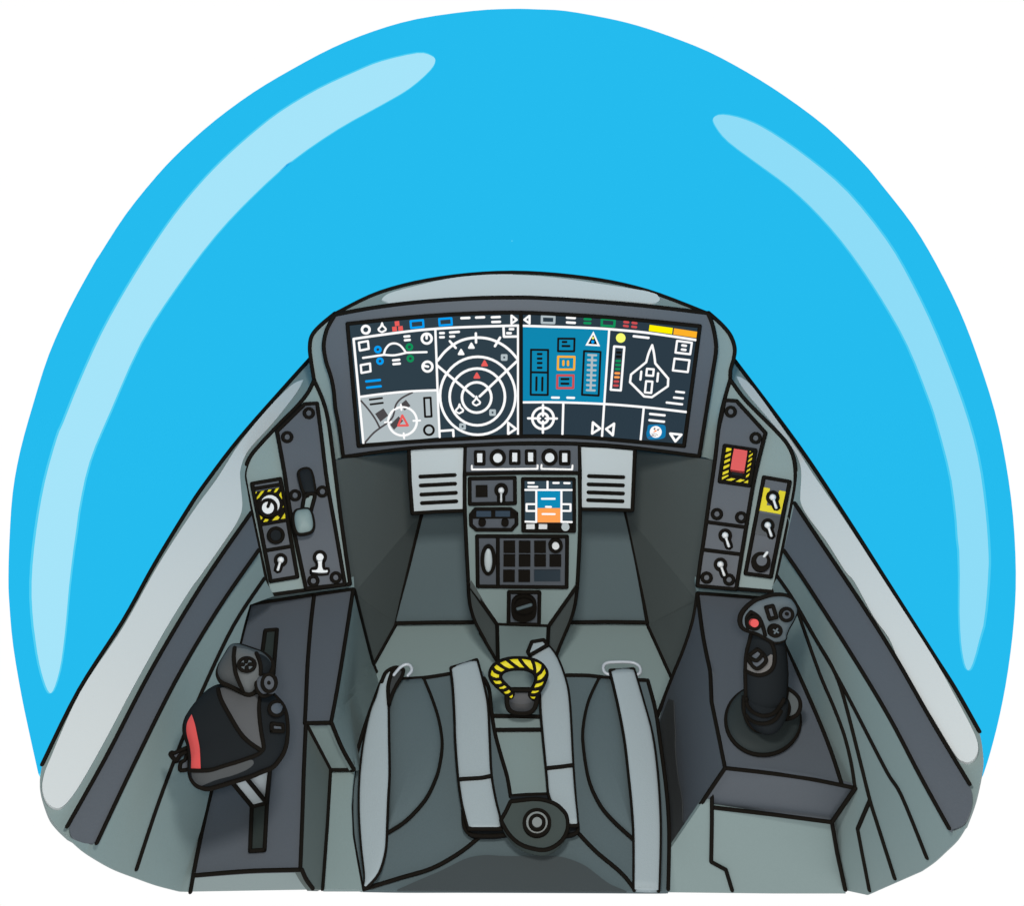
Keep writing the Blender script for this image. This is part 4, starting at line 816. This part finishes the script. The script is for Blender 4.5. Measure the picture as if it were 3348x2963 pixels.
# ================================================================ HARNESS STRAPS
def strap(lab, L, R, lines=(), ends=(True, True), lift=.018, extra=None):
    t = thing('harness_strap', lab, 'strap', SEAT.hit(*[(a+b)/2 for a, b in zip(P1(L), P1(R))], lift)[0], 'grey harness straps on the seat')
    Ls, Rs = S(L, False, 4), S(R, False, 4)
    m = M().loft(Ls, Rs, SEAT, 'strap', d=.005, lift=lift, power=.6, n=16)
    m.line(Ls, SEAT, lift=lift); m.line(Rs, SEAT, lift=lift)
    if ends[0]: m.line([Ls[0], Rs[0]], SEAT, lift=lift+.002)
    if ends[1]: m.line([Ls[-1], Rs[-1]], SEAT, lift=lift+.002)
    for l in lines: m.line(S(l), SEAT, lift=lift+.006)
    m.build('webbing', t)
    return t
s1 = strap('light grey strap along the outer edge of the seat next to the throttle console', 'G: 300,262 262,310 235,400 200,490 165,650 145,800 136,950 137,1100 150,1280 168,1440 165,1508', 'G: 330,238 310,300 302,400 303,500 305,640 308,850 300,1000 294,1150 285,1300 245,1430 175,1512', ends=(False, False))
m = M().plate(S('G: 330,235* 385,228 388,265 350,330 325,385 308,440* 303,330', True), SEAT, 'shade_underside', th=.006, lift=.022, ink=True); m.line(S('G: 265,305 290,250 340,222 385,228'), SEAT, lift=.024); m.build('folded_end', s1)
strap('light grey strap running down beside the yellow handle to the left of the buckle', 'G: 672,225 685,330 695,500 700,650 715,850 735,1000 755,1090 776,1168', 'G: 822,178 860,320 885,450 895,650 905,850 930,1000 955,1100 965,1168', ('G: 727,877 820,872 860,868 903,858',))
s3 = strap('light grey strap with a folded tip passing behind the round buckle', 'G: 1135,150 1165,240 1195,370 1200,480 1215,650 1235,850 1250,985 1300,1060 1370,1150', 'G: 1235,90 1290,160 1340,290 1365,430 1385,800 1400,1000 1408,1080 1412,1148', ('G: 1237,812 1310,805 1383,795',))
m = M().plate(P('G: 1145,72 1215,60 1238,90 1133,150 1122,130'), SEAT, 'strap', th=.008, lift=.026, ink=True); m.build('folded_end', s3)
strap('long light grey strap at the stick side of the seat running off its near edge', 'G: 1605,240 1650,430 1690,640 1715,850 1735,1050 1745,1230 1745,1528', 'G: 1742,232 1800,430 1850,620 1880,850 1895,1100 1895,1300 1888,1532', ends=(True, False))
def loop(lab, path, lift):
    m = M(); m.line(S(path, False, 6), SEAT, 'loop', w=10.5, lift=lift); t = m.build('strap_loop', None); t['label'] = lab; t['category'] = 'strap loop'; t['group'] = 'pale wire loops at the strap ends'
loop('short pale hooked wire loop at the folded end of the left outer strap', 'G: 337,265 370,225 400,206 425,206 440,225 438,245 418,268', .028)
loop('wide pale wire loop around the top of the right outer strap', 'G: 1610,262 1585,258 1567,240 1567,210 1590,194 1640,190 1700,190 1745,196 1775,215 1782,240 1775,258 1758,264', .010)

# ================================================================ BUCKLE
bu = thing('harness_buckle', 'dark green-grey round harness buckle with a steel centre button', 'buckle', SEAT.hit(*P1('R: 1225,933'), .03)[0])
BP = Plane(SEAT.p+SEAT.n*.028, SEAT.n)
m = M().plate(S('R: 150,745* 160,950 195,1050 280,1120 420,1135 620,1132 790,1112* 780,1000 690,1000 230,1020*', True), SEAT, 'black', th=.008, lift=.010)
m.line(S('R: 150,750 160,950 195,1050 280,1118 420,1133 620,1132 790,1112'), SEAT, lift=.011); m.build('left_tongue', bu)
m = M().plate(P('R: 840,560 1400,540 1430,640 1300,700 840,680'), SEAT, 'black', th=.008, lift=.010); m.build('upper_tongue', bu); m = M()
m.plate(S('R: 1690,980* 1812,975* 1816,1060 1760,1105 1650,1127* 1600,1050', True), SEAT, 'black', th=.008, lift=.010)
m.line(S('R: 1812,940 1816,1060 1760,1105 1650,1127'), SEAT, lift=.012); m.build('right_tongue', bu)
bk = S('R: 840,632* 1000,615 1120,600 1250,600 1380,625 1510,680 1600,760 1655,840 1672,960 1660,1060 1600,1180 1500,1270 1400,1320 1300,1337 1180,1320 1040,1280 920,1210 820,1110 750,1000 700,900* 770,780', True)
m = M().plate(bk, BP, 'buckle', th=.014, ink=True); m.build('body', bu)
m = M(); m.plate(rr('R', 1224, 933, 209, 40), BP, 'ink', th=.004, lift=.005); m.plate(rr('R', 1224, 933, 155, 36), BP, 'steel', th=.002, lift=.0062); m.plate(rr('R', 1226, 931, 126, 36), BP, 'ink', th=.003, lift=.009); m.plate(rr('R', 1226, 930, 71, 30), BP, 'steel', th=.003, lift=.0105); m.build('button', bu)

# ================================================================ EJECTION HANDLE
eh = thing('ejection_pull', 'yellow and black striped pull ring in a dark cup in front of the seat', 'handle', SEAT.hit(*P1('Q: 870,1400'))[0])
HP = Plane(SEAT.hit(*P1('Q: 870,1350'), .03)[0], Vector((0, -.62, .78)))
L_ = 'Q: 690,1230 640,1200 560,1130 460,1040 380,965 315,870 295,770 325,660 400,572 500,512 650,470 830,458 1000,470 1150,512 1265,590 1335,690 1352,780 1328,880 1278,990 1222,1090 1165,1200 1110,1250'
R_ = 'Q: 750,1215 775,1130 735,1050 670,975 610,915 560,860 545,815 570,770 640,738 715,720 780,716 850,715 930,720 1010,742 1070,780 1098,835 1090,890 1062,960 1025,1020 990,1090 980,1160 1030,1225'
hm = M().loft(S(L_, False, 3), S(R_, False, 3), HP, 'ink', ratio=.8, lift=0, n=16); HR = Drape([hm], HP); ring = hm.build('ring', eh)
ys = ('403,648 448,612 515,660 583,700 528,732 450,700 420,675', '345,770 363,702 400,750 440,772 488,785 485,830 440,836 390,822 350,795', '507,578 600,540 680,605 750,658 665,674 590,640', '673,522 745,512 812,512 860,585 924,658 850,654 770,600',
      '883,512 960,520 1032,535 1065,610 1080,700 1025,676 950,600', '1108,555 1170,578 1224,613 1215,670 1190,715 1137,755 1140,700 1130,620', '1280,682 1300,755 1262,820 1220,860 1155,880 1160,816 1230,765', '1265,902 1235,962 1170,995 1100,1007 1130,945 1200,930',
      '1183,1057 1168,1082 1110,1105 1046,1105 1066,1066 1120,1068', '1033,1165 1080,1170 1122,1165 1102,1202 1060,1195', '386,886 440,895 510,888 538,926 490,946 425,938', '486,1008 540,995 582,971 617,1002 570,1026 508,1028', '571,1086 620,1072 662,1047 690,1078 650,1108 605,1116', '666,1167 700,1150 723,1130 728,1160 700,1192')
m = M()
for y in ys: m.plate(P('Q: '+y), HR, 'yellow', th=.0006, lift=.0006, grid=4, smooth=True)
m.build('yellow_stripes', ring)
cpP = Plane(HP.p-HP.n*.006, HP.n)
co = S('Q: 630,1050* 1120,1050* 1140,1200 1120,1320 1060,1410 980,1445 870,1452 760,1440 670,1390 635,1300 628,1180', True)
m = M().inflate(co, cpP, 'basecup', H=.010, back=1.5, p=3); CD = Drape([m], cpP); m.line(co, cpP, closed=True, lift=.005, w=LW*1.4); m.line(P('Q: 715,1048 1030,1050'), cpP, lift=.012)
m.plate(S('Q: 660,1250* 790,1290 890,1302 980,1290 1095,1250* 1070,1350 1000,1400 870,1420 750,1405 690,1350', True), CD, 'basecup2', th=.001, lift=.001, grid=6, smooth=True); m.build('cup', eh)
MID = (.18, .18, .18)
# ---------------------------------------------------------------- light
w = bpy.data.worlds.new('World'); sc.world = w; w.use_nodes = True
wn = w.node_tree; bg = wn.nodes['Background']; bg.inputs[1].default_value = 1.0
tcw = wn.nodes.new('ShaderNodeTexCoord'); dt = wn.nodes.new('ShaderNodeSeparateXYZ'); wn.links.new(tcw.outputs['Generated'], dt.inputs[0])
rp = wn.nodes.new('ShaderNodeValToRGB'); wn.links.new(dt.outputs['Z'], rp.inputs[0]); wn.links.new(rp.outputs[0], bg.inputs[0])
el = rp.color_ramp.elements; el[0].position = .40; el[0].color = (1.004, 1.004, 1.004, 1); el[1].position = .62; el[1].color = (*MID, 1)
def area(name, loc, rot, size, power, col):
    l = bpy.data.lights.new(name, 'POINT'); l.shadow_soft_size = size/2; l.energy = power; l.color = col; l.use_nodes = True
    nt = l.node_tree; e = nt.nodes['Emission']; f = nt.nodes.new('ShaderNodeLightFalloff'); f.inputs['Strength'].default_value = 1.0
    nt.links.new(f.outputs['Constant'], e.inputs['Strength'])
    o = bpy.data.objects.new(name, l); COL.objects.link(o); o.location = loc; o.rotation_euler = rot
    return o
area('eye_fill', (0, -.03, HC+.07), (0, 0, 0), .08, 14, (1.0, .94, .88)); area('roof_fill', (0, .32, HC+.07), (0, 0, 0), .12, 19.5, (1.0, .94, .88))  # two unseen fill lights, added to brighten and flatten the cockpit
sc.view_settings.view_transform = 'Standard'; sc.view_settings.look = 'None'; sc.view_settings.exposure = 0; sc.view_settings.gamma = 1
sc.render.engine = 'CYCLES'; sc.cycles.max_bounces = 8; sc.cycles.transparent_max_bounces = 24
